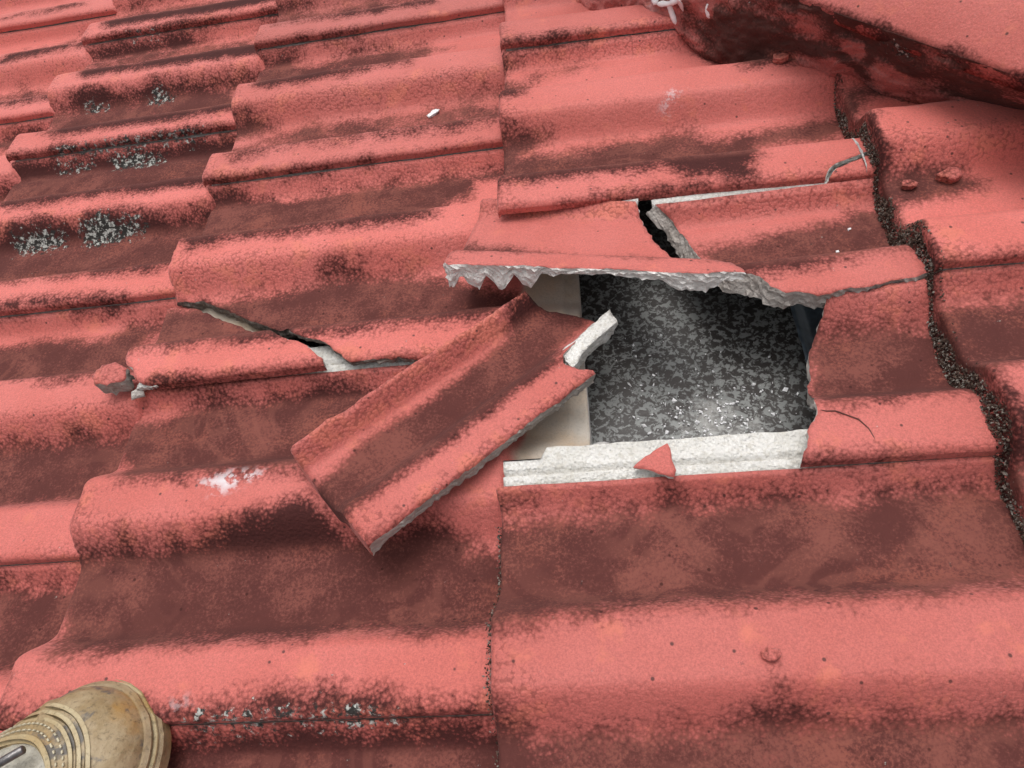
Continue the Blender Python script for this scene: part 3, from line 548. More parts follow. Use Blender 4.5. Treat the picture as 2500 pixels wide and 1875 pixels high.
# tile above the hole, its right end corner split off
tf, af = laid(3, -1)
cut = [(.312, 0), (.316, .006), (.322, .0115), (.338, .018), (.352, .0235), (.362, .026)]
oA = [(0, 0)] + cut + [(TL, .026), (TL, .2995), (0, .2995)]
frA = [False] + [True] * 5 + [True, False, False, False]
tA = fragment('roof_tile', oA, frA, tf, thin, LABELS[(3, -1)], 'roof tile', af, at_pose(3, -1), (FRONT[3] + .17, VOFF[3] - .15, 0), seed=1, walls_mat=WHITE, spacing=.0042, amp=.0008)
strip(3, -1, tA, np.array([FRONT[3], VOFF[3] + TW * -1, 0]))
oP5 = [(.3135, 0), (.365, 0), (.365, .024), (.352, .0215), (.338, .016), (.3235, .0095), (.3175, .004)]
fragment('tile_fragment', oP5, [False, True, True, True, True, True, True], tf, thin, 'small triangular red corner piece with a white cracked edge beside the mossy joint', 'tile fragment',
         af, at_pose(3, -1, du=.001, dv=-.0015, dw=-.0015), (FRONT[3] + .34, VOFF[3] - .29, 0), seed=2, walls_mat=WHITE, amp=.0006, spacing=.003)

# remnant right of the crack above the hole
tf, af = laid(3, -2)
oP3 = [(.152, .2995), (.167, .288), (.178, .255), (.189, .222), (.200, .190), (.222, .180), (.238, .158), (.262, .152), (.300, .155), (.335, .160), (.366, .162), (TL, .164), (TL, .2995)]
frP3 = [True] * 11 + [False, False]
P3 = fragment('tile_fragment', oP3, frP3, tf, lambda U, T: thick(U, T) + .004, 'remnant of the smashed tile above the hole, dark stained trough, grey broken left edge', 'tile fragment',
              af, at_pose(3, -2, dv=-.001, dw=.0035, rz=.035, piv=(.37, .30)), (FRONT[3] + .26, VOFF[3] - .6 + .23, 0), seed=3, walls_mat=OLDBREAK, slant=lambda u: .010 * sm(.25, .215, u))
strip(3, -2, P3, np.array([FRONT[3], VOFF[3] + TW * -2, 0]), u0=.150, xf=lambda V: (V - [FRONT[3] + .37, VOFF[3] - .3, 0]) @ rotvec((0, 0, .035)).T + [FRONT[3] + .37, VOFF[3] - .3, .0035] - [0, .001, 0])
# remnant right of the hole
oP4 = [(.222, 0), (.366, 0), (TL, .0), (TL, .160), (.366, .158), (.335, .157), (.300, .152), (.276, .150), (.268, .135), (.257, .115), (.253, .097), (.247, .072), (.243, .052), (.241, .036), (.233, .026), (.229, .014), (.2245, .006)]
frP4 = [False, False, False, True, True, True, True, True] + [True] * 9
P4 = fragment('tile_fragment', oP4, frP4, tf, lambda U, T: thick(U, T) + .001, 'remnant of the smashed tile right of the hole, hairline crack across its lower roll', 'tile fragment',
         af, at_pose(3, -2), (FRONT[3] + .30, VOFF[3] - .6 + .08, 0), seed=4, walls_mat=OLDBREAK)

# tilted upper piece with the saw-toothed white break
def pose(r, T, piv, ts, hs=1.0):
    Q = rotvec(r)
    return lambda V: (np.stack([V[:, 0], V[:, 1] * ts, V[:, 2] * hs], -1) - [piv[0], piv[1], 0]) @ Q.T + np.array(T)
def top_flat(U, T): return prof(T) - nose_drop(U, T) + fnoise(U * 14 + 3, T * 14, 81) * .002 + fnoise(U * 70, T * 70, 82) * .0007
E_P2 = [('d', 99, .85, [(-.02, .24), (-.02, .20), (.30, .20), (.30, .215), (.12, .222), (.05, .232)])]
def local_attrs(polys, seed):
    def f(U, T):
        a = stain_attrs(3, -2, U, T, False); d = np.zeros(U.shape)
        for _, _, st, P in polys: d = np.maximum(d, np.clip(.5 + polysd(U, T, P) / .026, 0, 1) * st)
        a['dirt'] = d; a['lichen'] = 0 * d; a['scrape'] = 0 * d; a['raw'] = 0 * d
        a['grit'] = np.clip(flank_of(T) * .9 + sm(.05, 0, U) * .6 + .12, 0, 1) * (1 - .75 * a['pan']); return a
    return f
oP2 = [(0, .2985), (0, .180), (.012, .175), (.06, .176), (.13, .178), (.20, .177), (.262, .181), (.258, .188), (.226, .205), (.198, .226), (.182, .247), (.168, .275), (.158, .2985)]
frP2 = [False] + [True] * 11 + [False]
def th_P2(U, T):
    ribs = np.maximum.reduce([np.clip(1.25 - np.abs(U - x) / .0105, 0, 1) for x in (.004, .029, .054, .079)]) * .020
    return 1.3 * (.0095 + ribs * sm(.24, .2, T) + .012 * sm(.030, .012, np.abs(U - .222)) + .003 * sm(.10, .0, U) + fnoise(U * 40, T * 40, 83) * .003)
xf2 = pose((-.168, .050, -.2250), (.0478, -.5160, .0630), (.12, .07), 1.0, .66)
P2 = fragment('tile_fragment', oP2, frP2, top_flat, th_P2, 'tipped piece of red tile above the hole with a white toothed break along its edge', 'tile fragment',
              local_attrs(E_P2, 5), xf2, (.03, -.32, .02), seed=5, rows=8, wall_noise=.0022)
strip(3, -2, P2, np.array([0, 0, 0]), u0=.02, u1=.16, xf=lambda V: xf2(V - [0, 0, 0] - np.stack([0 * V[:, 0], 0 * V[:, 0], tilt(3, V[:, 0])], -1)))

# the big piece lying diagonally across the hole
oP1 = [(0, 0), (.118, 0), (.228, 0), (.221, .012), (.214, .030), (.220, .043), (.246, .050), (.276, .058), (.280, .075), (.270, .100), (.258, .122), (.246, .151), (.12, .152), (0, .150)]
frP1 = [True, True] + [True] * 9 + [True, True, False]
P1_DIRT_SHADE = [('d', 99, 1, [(-.02, .036), (-.02, .108), (.03, .112), (.06, .120), (.12, .116), (.17, .119), (.205, .124), (.225, .150), (.4, .17), (.4, .07), (.27, .078), (.235, .070), (.21, .040)]),  # trough dirt; dark back end also paints in shade from the tipped piece
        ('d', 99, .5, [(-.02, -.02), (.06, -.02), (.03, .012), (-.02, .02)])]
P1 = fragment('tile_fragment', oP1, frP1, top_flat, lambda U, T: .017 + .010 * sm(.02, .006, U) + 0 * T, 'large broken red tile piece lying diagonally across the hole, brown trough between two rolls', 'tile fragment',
              local_attrs(P1_DIRT_SHADE, 6), pose((.0589, .1879, .7174), (-.0438, -.5175, .0338), (.12, .07), .713, .72), (-.05, -.51, .03), seed=6, amp=.0012, walls_mat=OLDBREAK)
# white fracture face left where the side lap snapped off
pp = pose((.0589, .1879, .7174), (-.0438, -.5175, .0338), (.12, .07), .713, .72)
oWB = [(.216, .022), (.246, .034), (.282, .038), (.287, .058), (.248, .053), (.221, .048)]
fragment('snapped_edge', oWB, [True] * 6, lambda U, T: prof(T * 0 + .047) - .0015 + 0 * U, lambda U, T: .024 + 0 * U, None, None, local_attrs([], 7), pp, None, seed=8, walls_mat=WHITE, parent=P1).data.materials[0] = WHITE

# left tile split by the diagonal crack
tf, af = laid(2, -2)
crack = [(.034, .1235), (.09, .092), (.130, .070), (.160, .045), (.172, .036), (.196, .026), (.214, .010), (.226, 0)]
oQ0 = [(0, .128), (.034, .1255)] + [(a, b + .001) for a, b in crack[1:]] + [(TL, 0), (TL, .2995), (0, .2995)]
frQ0 = [True] * 9 + [False, False, False]
tQ = fragment('roof_tile', oQ0, [True] + [True] * 8 + [False, False, False], tf, lambda U, T: thick(U, T) + sm(.03, .008, U) * .003, 'red roof tile left of the hole, cut by a long diagonal grey crack', 'roof tile', af,
              at_pose(2, -2), (FRONT[2] + .2, VOFF[2] - .6 + .2, 0), seed=9, walls_mat=CRACK, slant=.0)
strip(2, -2, tQ, np.array([FRONT[2], VOFF[2] + TW * -2, 0]))
oQ1 = [(.033, 0), (.206, 0), (.201, .008), (.188, .0225), (.168, .032), (.156, .040), (.127, .064), (.088, .087), (.034, .1185), (0, .122), (0, .05), (.002, .036), (.010, .022), (.020, .010)]
frQ1 = [False] + [True] * 8 + [False] + [True] * 4
fragment('tile_fragment', oQ1, frQ1, tf, lambda U, T: thick(U, T) + .002, 'cracked off red roll below the diagonal crack, its left tip snapped and grey', 'tile fragment', af,
         at_pose(2, -2, du=-.004, dv=-.0015, dw=.0040, rz=.022, piv=(.2, 0), tiltv=.0), (FRONT[2] + .1, VOFF[2] - .6 + .05, 0), seed=10, walls_mat=OLDBREAK)

# ---- chips lying loose
def chip(name, outline, roofpos, label, cat, th=.006, rot=(0, 0, 0), mat=None, seed=0, dome=.0, top_mat=None, group=None, amp=.0012):
    o = np.array(outline, float); c0 = o.mean(0)
    f = fragment(name, [tuple(p) for p in o], [True] * len(o), lambda U, T: dome * (1 - ((U - c0[0]) ** 2 + (T - c0[1]) ** 2) / .0004) + fnoise(U * 150, T * 150, seed) * .003 * (dome > 0), lambda U, T: th + 0 * U,
                 label, cat, lambda U, T: dict(dirt=0 * U + (.30 if dome > 0 else 0), pan=0 * U, grit=0 * U + (.8 if dome else .1), raw=0 * U, lichen=0 * U, scrape=0 * U),
                 lambda V: (V - [c0[0], c0[1], 0]) @ rotvec(rot).T + np.array(roofpos), roofpos, seed=seed, walls_mat=mat or BROKEN, spacing=.0025, rows=4, wall_noise=.0012, group=group, amp=amp)
    if top_mat: f.data.materials[0] = top_mat
    return f
chip('tile_fragment', [(0, .0), (.010, .008), (.023, .015), (.027, .017), (.029, .008), (.031, -.004), (.029, -.009), (.018, -.006)], (0.1245, -0.5918, 0.022), 'small red triangular chip with a white edge lying on the white strip', 'tile fragment', .007, (.25, .10, .0), WHITE, 12)
chip('concrete_chip', [(0, 0), (.013, -.001), (.015, .010), (.003, .012)], (0.0812, -0.5697, 0.008), 'tiny grey square concrete chip on the edge of the white strip', 'chip', .007, (.35, .1, .2), MORTAR, 13, top_mat=MORTAR)
chip('tile_fragment', [(0, 0), (.012, -.006), (.027, -.004), (.030, .010), (.020, .020), (.008, .020), (-.002, .010)], (-.374, -.449, .034), 'loose red lump of tile beside the snapped white tip of the left crack', 'tile fragment', .018, (.1, .15, .3), OLDBREAK, 14, dome=.007)
chip('concrete_chip', [(0, 0), (.012, .002), (.010, .010), (.001, .008)], (-.352, -.462, .018), 'small dark grey splinter leaning between the red lump and the white tip', 'chip', .006, (.6, .5, .2), OLDBREAK, 15, top_mat=OLDBREAK)
chip('tile_fragment', [(-.011, -.009), (.013, -.010), (.009, .003), (.000, .011), (-.007, .006)], (-0.3405, -0.4497, 0.024), 'bright white splinter under the snapped left tip of the cracked tile', 'tile fragment', .007, (.15, -.1, 0), WHITE, 16, top_mat=WHITE)
V, F = [], []
hair = np.array([(.244, -.5605, .0185), (.248, -.562, .0180), (.254, -.5625, .0178), (.260, -.566, .0172), (.268, -.571, .0168), (.273, -.579, .0160), (.2745, -.586, .0155), (.274, -.592, .0145), (.2745, -.5985, .0110)]) + [0, 0, -.0002]
for i, p in enumerate(hair):
    for j in range(5): V.append(p + np.array([.0008 * math.cos(j * 1.257) * .55, .00045 * math.sin(j * 1.257), .0006 * math.sin(j * 2.1)]) * (1 if 0 < i < len(hair) - 1 else .3))
for i in range(len(hair) - 1):
    for j in range(5): F.append((i * 5 + j, i * 5 + (j + 1) % 5, (i + 1) * 5 + (j + 1) % 5, (i + 1) * 5 + j))
mesh_obj('hairline_crack', np.array(V), F, [simple('crack_dirt', (.17, .075, .065), .95)], None, None, False, parent=P4)
# ------------------------------------------------------------------ hip: cap, mortar, mossy joint
def loft(name, A, B, nu, nb, prof_out, mats, attrs=None, parent=None, origin=None, tagv=None, amp=.006, seed=90, back=.03):
    """sheet lofted between two roof polylines with noise relief, closed to the back"""
    def resamp(P, n):
        P = np.asarray(P, float); d = np.concatenate([[0], np.cumsum(np.linalg.norm(np.diff(P, axis=0), axis=1))]); s = np.linspace(0, d[-1], n)
        return np.stack([np.interp(s, d, P[:, i]) for i in range(3)], -1)
    a, b = resamp(A, nu), resamp(B, nu); s = np.linspace(0, 1, nb)
    G = a[:, None] * (1 - s)[None, :, None] + b[:, None] * s[None, :, None]
    out = np.array([-.66, -.55, .5])
    U, Vv, Ww = G[..., 0], G[..., 1], G[..., 2]; q = (U * .6 - Vv * .8)
    disp = prof_out(s)[None, :] + amp * 2.4 * fnoise(q * 20, Ww * 26 + s[None] * 1.5, seed, 5) + .009 * fnoise(q * 70, s[None] * 10, seed + 5, 3)
    G = G + out * disp[..., None]
    n = nu * nb; ix = np.arange(n).reshape(nu, nb); V = G.reshape(-1, 3); V2 = V - out * back
    qd = np.stack([ix[:-1, :-1], ix[1:, :-1], ix[1:, 1:], ix[:-1, 1:]], -1).reshape(-1, 4)
    def wall(x, y): return np.stack([y, x, x + n, y + n], -1)
    Wl = np.concatenate([wall(ix[0, :-1], ix[0, 1:])[:, ::-1], wall(ix[-1, :-1], ix[-1, 1:]), wall(ix[:-1, 0], ix[1:, 0]), wall(ix[:-1, -1], ix[1:, -1])[:, ::-1]])
    at = attrs(V) if attrs else {}
    return mesh_obj(name, np.concatenate([V, V2]), np.concatenate([qd, qd[:, ::-1] + n, Wl]), mats, None, {k: np.concatenate([x, x]) for k, x in at.items()}, True, origin=origin, parent=parent), G
LOW = [(-.30, .62, -.01), (-.10, .37, 0), (.03, .20, -.01), (.085, .135, .0), (.125, .10, -.012), (.165, .06, -.02), (.208, .006, .012), (.226, -.016, -.008), (.250, -.052, -.018), (.285, -.085, -.012), (.318, -.113, .010), (.350, -.135, -.01), (.374, -.158, .012), (.396, -.184, -.002), (.430, -.212, -.004), (.487, -.276, .024), (.56, -.37, 0), (.70, -.56, 0), (.85, -.78, 0)]
UP = [tuple(HIP0 + HIPD * s) + (.088,) for s in (-.97, -.4, 0, .2, .4, .85)]
def mort_attrs(V):
    u, v, w = V.T; q = (u - HIP0[0]) * HIPD[0] + (v - HIP0[1]) * HIPD[1]
    d = np.clip(.76 - np.maximum(-(q + .16), 0) / .05, 0, .76) + fnoise(q * 14, w * 30, 95) * 1.5
    for cq, cw, r in CLEAN: d = d - 1.9 * np.exp(-(((q - cq) / r) ** 2 + ((w - cw) / (r * .9)) ** 2))
    d = d - np.clip((q - .10) / .06, 0, .9) * np.clip((.035 - w) / .02, 0, 1)
    li = np.zeros(len(u))
    for cq, cw, r in LICH: li = np.maximum(li, np.exp(-(((q - cq) / r) ** 2 + ((w - cw) / (r * .5)) ** 2)))
    return dict(dirt=np.clip(d, 0, 1), pan=np.zeros(len(u)), grit=np.full(len(u), .5), raw=np.zeros(len(u)), lichen=li * .55, scrape=np.clip(1 - np.abs(q + .215) / .03, 0, 1) * .25)
CLEAN = [(.035, .018, .016), (.055, .05, .010), (.090, .03, .018), (-.13, .05, .012)]
LICH = [(-.075, .08, .022), (.105, .07, .02)]
mort, MG = loft('hip_mortar', LOW, UP, 520, 46, lambda s: .002 * np.sin(s * math.pi) - .006 * (s < .01), [MORTAR_PAINT], mort_attrs, amp=.006)
tag(mort, 'rough red mortar bedding under the hip cap, blackened by grime, with pale patches', 'mortar bedding')
def on_mortar(q, s):
    P = MG.reshape(-1, MG.shape[2] if MG.ndim == 4 else 3) if False else MG
    qq = (P[..., 0] - HIP0[0]) * HIPD[0] + (P[..., 1] - HIP0[1]) * HIPD[1]
    j = int(round(s * (P.shape[1] - 1))); i = int(np.argmin(np.abs(qq[:, j] - q))); return P[i, j]
# hip cap tiles: half-round caps laid end to end along the hip
def cap(s0, s1, label, group=None):
    n = 60; L = np.linspace(s0, s1, max(8, int((s1 - s0) / .012)))
    ang = np.linspace(R(33), R(147), n); Rr = .21; c0, s0_ = math.cos(R(33)), math.sin(R(33))
    S_, A_ = np.meshgrid(L, ang, indexing='ij')
    taper = 1 - .03 * (S_ - s0)
    x = Rr * c0 - Rr * np.cos(A_) * taper; z = .088 + .80 * Rr * (np.sin(A_) - s0_) * taper
    x = x + fnoise(S_ * 9, A_ * 2, 101) * .004; z = z + fnoise(S_ * 9, A_ * 2, 102) * .003 + fnoise(S_ * 70, A_ * 12, 103) * .0008
    P = np.stack([HIP0[0] + HIPD[0] * S_ + HIPN[0] * x, HIP0[1] + HIPD[1] * S_ + HIPN[1] * x, z], -1).reshape(-1, 3)
    xi = Rr * c0 - (Rr - .006) * np.cos(A_) * taper; zi = z - .016 + 0 * A_
    Q = np.stack([HIP0[0] + HIPD[0] * S_ + HIPN[0] * xi, HIP0[1] + HIPD[1] * S_ + HIPN[1] * xi, zi], -1).reshape(-1, 3)
    ix = np.arange(P.shape[0]).reshape(S_.shape); nn = len(P)
    q = np.stack([ix[:-1, :-1], ix[1:, :-1], ix[1:, 1:], ix[:-1, 1:]], -1).reshape(-1, 4)[:, ::-1]
    def wall(a, b): return np.stack([b, a, a + nn, b + nn], -1)
    Wl = np.concatenate([wall(ix[0, :-1], ix[0, 1:]), wall(ix[-1, :-1], ix[-1, 1:])[:, ::-1], wall(ix[:-1, 0], ix[1:, 0])[:, ::-1], wall(ix[:-1, -1], ix[1:, -1])])
    a = A_.ravel(); u = P[:, 0]; v = P[:, 1]
    d = np.clip((R(33) + .07 - a) / .10 + fnoise(S_.ravel() * 22, a * 2, 104) * 1.2, 0, 1)
    at = dict(dirt=d, pan=0 * d, grit=0 * d + .12, raw=0 * d, lichen=0 * d, scrape=0 * d); at = {k: np.concatenate([x_, x_]) for k, x_ in at.items()}
    return tag(mesh_obj('hip_tile', np.concatenate([P, Q]), np.concatenate([q, q[:, ::-1] + nn, Wl]), [PAINT], None, at, True), label, 'hip tile', group)
cap(-.12, .36, 'smooth pink hip tile across the top right corner of the roof')
cap(-.60, -.124, 'red hip tile just outside the edge of the photo', 'hip tiles outside the photo')
cap(.364, .80, 'red hip tile just outside the edge of the photo', 'hip tiles outside the photo')

# white drips of paint on the mortar: flat blobs strung along crooked paths
def drip(path, radii, name='paint_splash'):
    pts = [on_mortar(q, s) for q, s in path]; V = []; F = []; nr = 10
    P = []; Rr = []
    for i in range(len(pts) - 1):
        for t in np.linspace(0, 1, 6, endpoint=False): P.append(pts[i] * (1 - t) + pts[i + 1] * t); Rr.append(radii[i] * (1 - t) + radii[i + 1] * t)
    P.append(pts[-1]); Rr.append(radii[-1]); P = np.array(P); nrm = np.array([-.62, -.52, .58])
    for i, p in enumerate(P):
        d = P[min(i + 1, len(P) - 1)] - P[max(i - 1, 0)]; d = d / (np.linalg.norm(d) + 1e-9); side = np.cross(nrm, d); side /= np.linalg.norm(side)
        r = Rr[i] * (1 + .7 * float(fnoise(i * .55, len(V) * .01, 111))) * (.35 if i in (0, len(P) - 1) else 1)
        for j in range(nr):
            a = 2 * math.pi * j / nr; V.append(p + nrm * .001 + side * math.cos(a) * r + nrm * math.sin(a) * min(r * .55, .0022))
    for i in range(len(P) - 1):
        for j in range(nr): F.append((i * nr + j, i * nr + (j + 1) % nr, (i + 1) * nr + (j + 1) % nr, (i + 1) * nr + j))
    F.append(tuple(range(nr))[::-1]); F.append(tuple((len(P) - 1) * nr + j for j in range(nr)))
    return V, F
def roofpath(L): return L
def drip_obj(paths, label, parent):
    V, F = [], []
    for path, radii in paths:
        v, f = drip(path, radii); o = len(V); V += v; F += [tuple(i + o for i in t) for t in f]
    return tag(mesh_obj('paint_splash', np.array(V), F, [WHITE_FLAKE], None, None, True, parent=parent), label)
drip_obj([([(-.222, .62), (-.216, .45), (-.203, .30)], [.003, .0045, .004]), ([(-.203, .30), (-.185, .32), (-.170, .46), (-.162, .60)], [.003, .0035, .004, .007]), ([(-.185, .31), (-.183, .20), (-.174, .08)], [.002, .0045, .002]), ([(-.166, .50), (-.167, .34)], [.006, .002])], 'branching white paint splash on the dark mortar', mort)
drip_obj([([(-.128, .62), (-.122, .50)], [.003, .0045])], 'small white paint spot right of the branching splash', mort)

# crumbs of moss, grit and old mortar packed against the thick noses of the next course up
def crumbs(name, centers, sizes, mats, mi, label, cat, kind=None):
    V, F, M = [], [], []
    base = np.array([[1, 0, 0], [-1, 0, 0], [0, 1, 0], [0, -1, 0], [0, 0, 1], [0, 0, -1]], float)
    fs = [(0, 2, 4), (2, 1, 4), (1, 3, 4), (3, 0, 4), (2, 0, 5), (1, 2, 5), (3, 1, 5), (0, 3, 5)]
    for c_, s_, m_ in zip(centers, sizes, mi):
        Q = rotvec(rng.normal(0, 1.5, 3)); o = len(V)
        b = base * rng.uniform(.45, 1.3, (6, 1)) * np.array([1, rng.uniform(.45, .9), rng.uniform(.3, .7)]) * s_
        V += (b @ Q.T + c_).tolist(); F += [tuple(i + o for i in f) for f in fs]; M += [m_] * 8
    return tag(mesh_obj(name, np.array(V), F, mats, M, None, False), label, cat, None, kind)
MOSS = simple('dry_moss', (.125, .088, .070), .95, .5, 300, .1); MOSS2 = simple('grey_grit', (.22, .195, .17), .9, .5, 300, .2); MOSS3 = simple('red_crumb', (.30, .085, .068), .8, .3, 200, .3); MOSS4 = simple('dark_rot', (.055, .037, .030), .95, .5, 200, .1)
cs, sz, mi_ = [], [], []
for i in range(9000):
    v = rng.uniform(-.80, -.135); t = (v - VOFF[3]) % TW
    lowz = float(prof(np.array(t)) + tilt(3, .36)); topz = float(prof(np.array((v - VOFF[4]) % TW)) + FH[4])
    wid = .0036 + .0046 * float(vnoise(v * 14, 0, 121)) - .0010 * sm(-.5, -.6, v)
    x = rng.uniform(0, 1); u = FRONT[4] + .003 - wid * (1 - x) * 1.25 + float(fnoise(v * 25, 0, 122)) * .006
    w = lowz + (topz - lowz) * x * .92 + rng.normal(0, .0012)
    cs.append((u, v, w)); sz.append(rng.uniform(.0008, .0019) * (1.35 if rng.random() < .12 else 1)); r = rng.random()
    g = float(vnoise(v * 30, 3, 123))
    mi_.append(1 if r < .10 + .25 * g * (x < .55) else 2 if r > .975 else 3 if r > .55 else 0)
crumbs('joint_moss', np.array(cs), sz, [MOSS, MOSS2, MOSS3, MOSS4], mi_, 'dark crumbly moss and grit packed in the wavy joint right of the hole', 'moss', 'stuff')
# a thin smear of grey mortar along the lower side of the same joint
nv = 420; vv = np.linspace(-.425, -.25, nv); V, F = [], []
for i, v in enumerate(vv):
    z = float(prof(np.array((v - VOFF[3]) % TW)) + tilt(3, .35)); u = FRONT[4] - .0095 - .004 * float(fnoise(v * 18, 0, 131)) - .0025 * float(sm(-.45, -.6, v)); r = max(.0002, .0004 + .0040 * float(fnoise(v * 40, 2, 132)))
    for j in range(8):
        a = 2 * math.pi * j / 8; V.append((u + r * math.cos(a), v, z + r * .6 * math.sin(a)))
for i in range(nv - 1):
    for j in range(8): F.append((i * 8 + j, (i + 1) * 8 + j, (i + 1) * 8 + (j + 1) % 8, i * 8 + (j + 1) % 8))
F += [tuple(range(8)), tuple((nv - 1) * 8 + j for j in range(8))[::-1]]
tag(mesh_obj('mortar_bead', np.array(V), F, [MORTAR]), 'thin pale grey bead of mortar along the left side of the mossy joint', 'mortar')

# crumbs in the other stepped joint and white flakes fallen on the membrane
cs, sz, mi_ = [], [], []
for i in range(300):
    a, b = rng.normal(0, .030), rng.normal(0, .020); u, v = .178 + a + .25 * b, -.505 + b
    if rng.random() < .25: u, v = rng.uniform(.09, .25), rng.uniform(-.53, -.40)
    cs.append((u, v, float(sark_w(np.array(u), np.array(v))) + .0008)); sz.append(abs(rng.normal(.0010, .0008)) + .0006); mi_.append(0)
crumbs('fallen_flakes', np.array(cs), sz, [WHITE_FLAKE], mi_, 'scatter of white concrete flakes fallen on the dark membrane in the hole', 'debris', 'stuff')
cs, sz, mi_ = [], [], []
for i in range(700):
    v = rng.uniform(-.80, -.62); t = (v - VOFF[3]) % TW; cs.append((rng.normal(-.0022, .0012), v, float(prof(np.array(t))) + FH[3] - rng.uniform(.006, .026))); sz.append(rng.uniform(.0006, .0016)); mi_.append(int(rng.choice([0, 1, 3, 3])))
crumbs('joint_grit', np.array(cs), sz, [MOSS, MOSS2, MOSS3, MOSS4], mi_, 'dark grit caught in the straight vertical joint below the hole', 'grit', 'stuff')

# lumps and flakes on the sound tiles
def onsurf(c, u, v): return (u, v, float(prof(np.array((v - VOFF[c]) % TW)) + tilt(c, u - FRONT[c])))
lump = lambda r, n=9: [(r * rng.uniform(.65, 1.2) * math.cos(2 * math.pi * i / n), r * rng.uniform(.5, .9) * math.sin(2 * math.pi * i / n)) for i in range(n)]
def put_lump(px, r, c, label, w=.0): 
    x = onsurf(c, *px); return chip('mortar_lump', lump(r), (x[0], x[1], x[2] + r * .45 + w), label, 'mortar lump', r * .7, (rng.normal(0, .1), rng.normal(0, .1), 0), PAINT, int(rng.integers(20, 90)), dome=r * .35)
put_lump((.376, -.330), .007, 4, 'small red mortar lump nearest the mossy joint in the right hand trough')
put_lump((.412, -.325), .011, 4, 'larger crusty mortar lump in the dark patch of the right hand trough')
put_lump((.310, -.112), .010, 3, 'flat red mortar lump lying against the foot of the dark hip mortar')
put_lump((.174, -.733), .0055, 3, 'tiny red pellet stuck on the big clean roll at lower right')
x = onsurf(2, -.096, -.045)
chip('white_flake', [(0, 0), (.010, .004), (.016, .010), (.011, .013), (.004, .009), (-.002, .005)], (x[0], x[1], x[2] + .003), 'small white flake lying in the trough at the upper middle', 'flake', .0025, (0, 0, .2), WHITE_FLAKE, 61, top_mat=WHITE_FLAKE)
for (u, v), lab in (((.324, -.350), 'upper of two tiny white specks on the dark trough right of the crack'), ((.306, -.378), 'lower of two tiny white specks on the dark trough right of the crack')):
    x = onsurf(3, u, v); chip('white_flake', [(0, 0), (.0026, 0), (.0032, .0018), (.0006, .0022)], (x[0], x[1], x[2] + .004), lab, 'flake', .002, (0, 0, .3), WHITE_FLAKE, 62, top_mat=WHITE_FLAKE, amp=.0002)

# ------------------------------------------------------------------ boot toe in the lower left corner
def boot_leather(name, a, b, c, stain=True, bump=.35):
    m = NT(name)
    col = m.mix(m.step(m.noise(38, 5, .65), .38, .62), a, b)
    col = m.mix(m.math('MULTIPLY', m.step(m.noise(16, 4, .6), .52, .66), .75), col, c)
    if stain: col = m.mix(m.math('MULTIPLY', m.step(m.noise(33, 5, .65, .4), .53, .62), .8), col, (.070, .075, .085))
    col = m.mix(m.math('MULTIPLY', m.step(m.noise(300, 4, .7), .50, .72), .65), col, tuple(x * .35 for x in a))
    return m.done(col, .5, m.bump(m.noise(90, 6, .65), bump, .004), .45)
B_CAP = boot_leather('worn_tan_toe', (.27, .19, .095), (.36, .275, .165), (.36, .20, .05))
B_RIB = boot_leather('pale_rib', (.36, .27, .145), (.44, .36, .22), (.38, .24, .08), False)
B_SOLE = boot_leather('brown_rand', (.22, .15, .08), (.30, .22, .13), (.27, .16, .06), False)
B_UP = boot_leather('grey_upper', (.36, .335, .28), (.45, .42, .36), (.30, .265, .20), False, .7)
B_ST = simple('white_stitch', (.44, .39, .28), .8, .2, 200)
B_MET = simple('aglet_metal', (.16, .15, .15), .35, .3, 120, .6, .8)
BO = np.array([-.303, -.797, .010]); BDIR = np.array([.72, .69, 0]); BDIR /= np.linalg.norm(BDIR); BSIDE = np.array([BDIR[1], -BDIR[0], 0])
boot = empty('boot', BO)
tag(boot, 'worn tan ribbed boot toe with grey upper, in the lower left corner', 'boot')
def bprof(a):      # a metres back from the toe tip -> half width, height
    w_ = .051 * np.sqrt(np.clip(1 - np.clip(1 - a / .060, 0, 1) ** 2.3, 0, 1)); h_ = .037 * np.sqrt(np.clip(1 - np.clip(1 - a / .045, 0, 1) ** 2.2, 0, 1)) + .22 * np.maximum(a - .05, 0)
    return w_, h_
def bshell(name, a0, a1, off, mat, na=30, nphi=60, z0=.012, relief=None, label=None, ph0=0, ph1=180):
    A_, P_ = np.meshgrid(np.linspace(a0, a1, na), np.linspace(R(ph0), R(ph1), nphi), indexing='ij'); A_ = A_ * (1 + 1.5 * np.cos(P_) ** 2)
    w_, h_ = bprof(A_); o_ = off + (relief(A_, P_) if relief else 0)
    s = (w_ + o_) * np.sign(np.cos(P_)) * np.abs(np.cos(P_)) ** .85; z = z0 + (h_ + o_) * np.sin(P_) ** .9
    V = BO + BDIR * (.075 - A_)[..., None] + BSIDE * s[..., None] + np.array([0, 0, 1]) * z[..., None]
    ix = np.arange(A_.size).reshape(A_.shape); F = np.stack([ix[:-1, :-1], ix[:-1, 1:], ix[1:, 1:], ix[1:, :-1]], -1).reshape(-1, 4)[:, ::-1]
    V = V.reshape(-1, 3); c0 = BO + np.array([0, 0, z0]); n = len(V)
    V2 = c0 + (V - c0) * .93; 
    def wall(x, y): return np.stack([y, x, x + n, y + n], -1)
    Wl = np.concatenate([wall(ix[0, :-1], ix[0, 1:]), wall(ix[-1, :-1], ix[-1, 1:])[:, ::-1], wall(ix[:-1, 0], ix[1:, 0])[:, ::-1], wall(ix[:-1, -1], ix[1:, -1])])
    return tag(mesh_obj(name, np.concatenate([V, V2]), np.concatenate([F, F[:, ::-1] + n, Wl]), [mat], parent=boot), label)
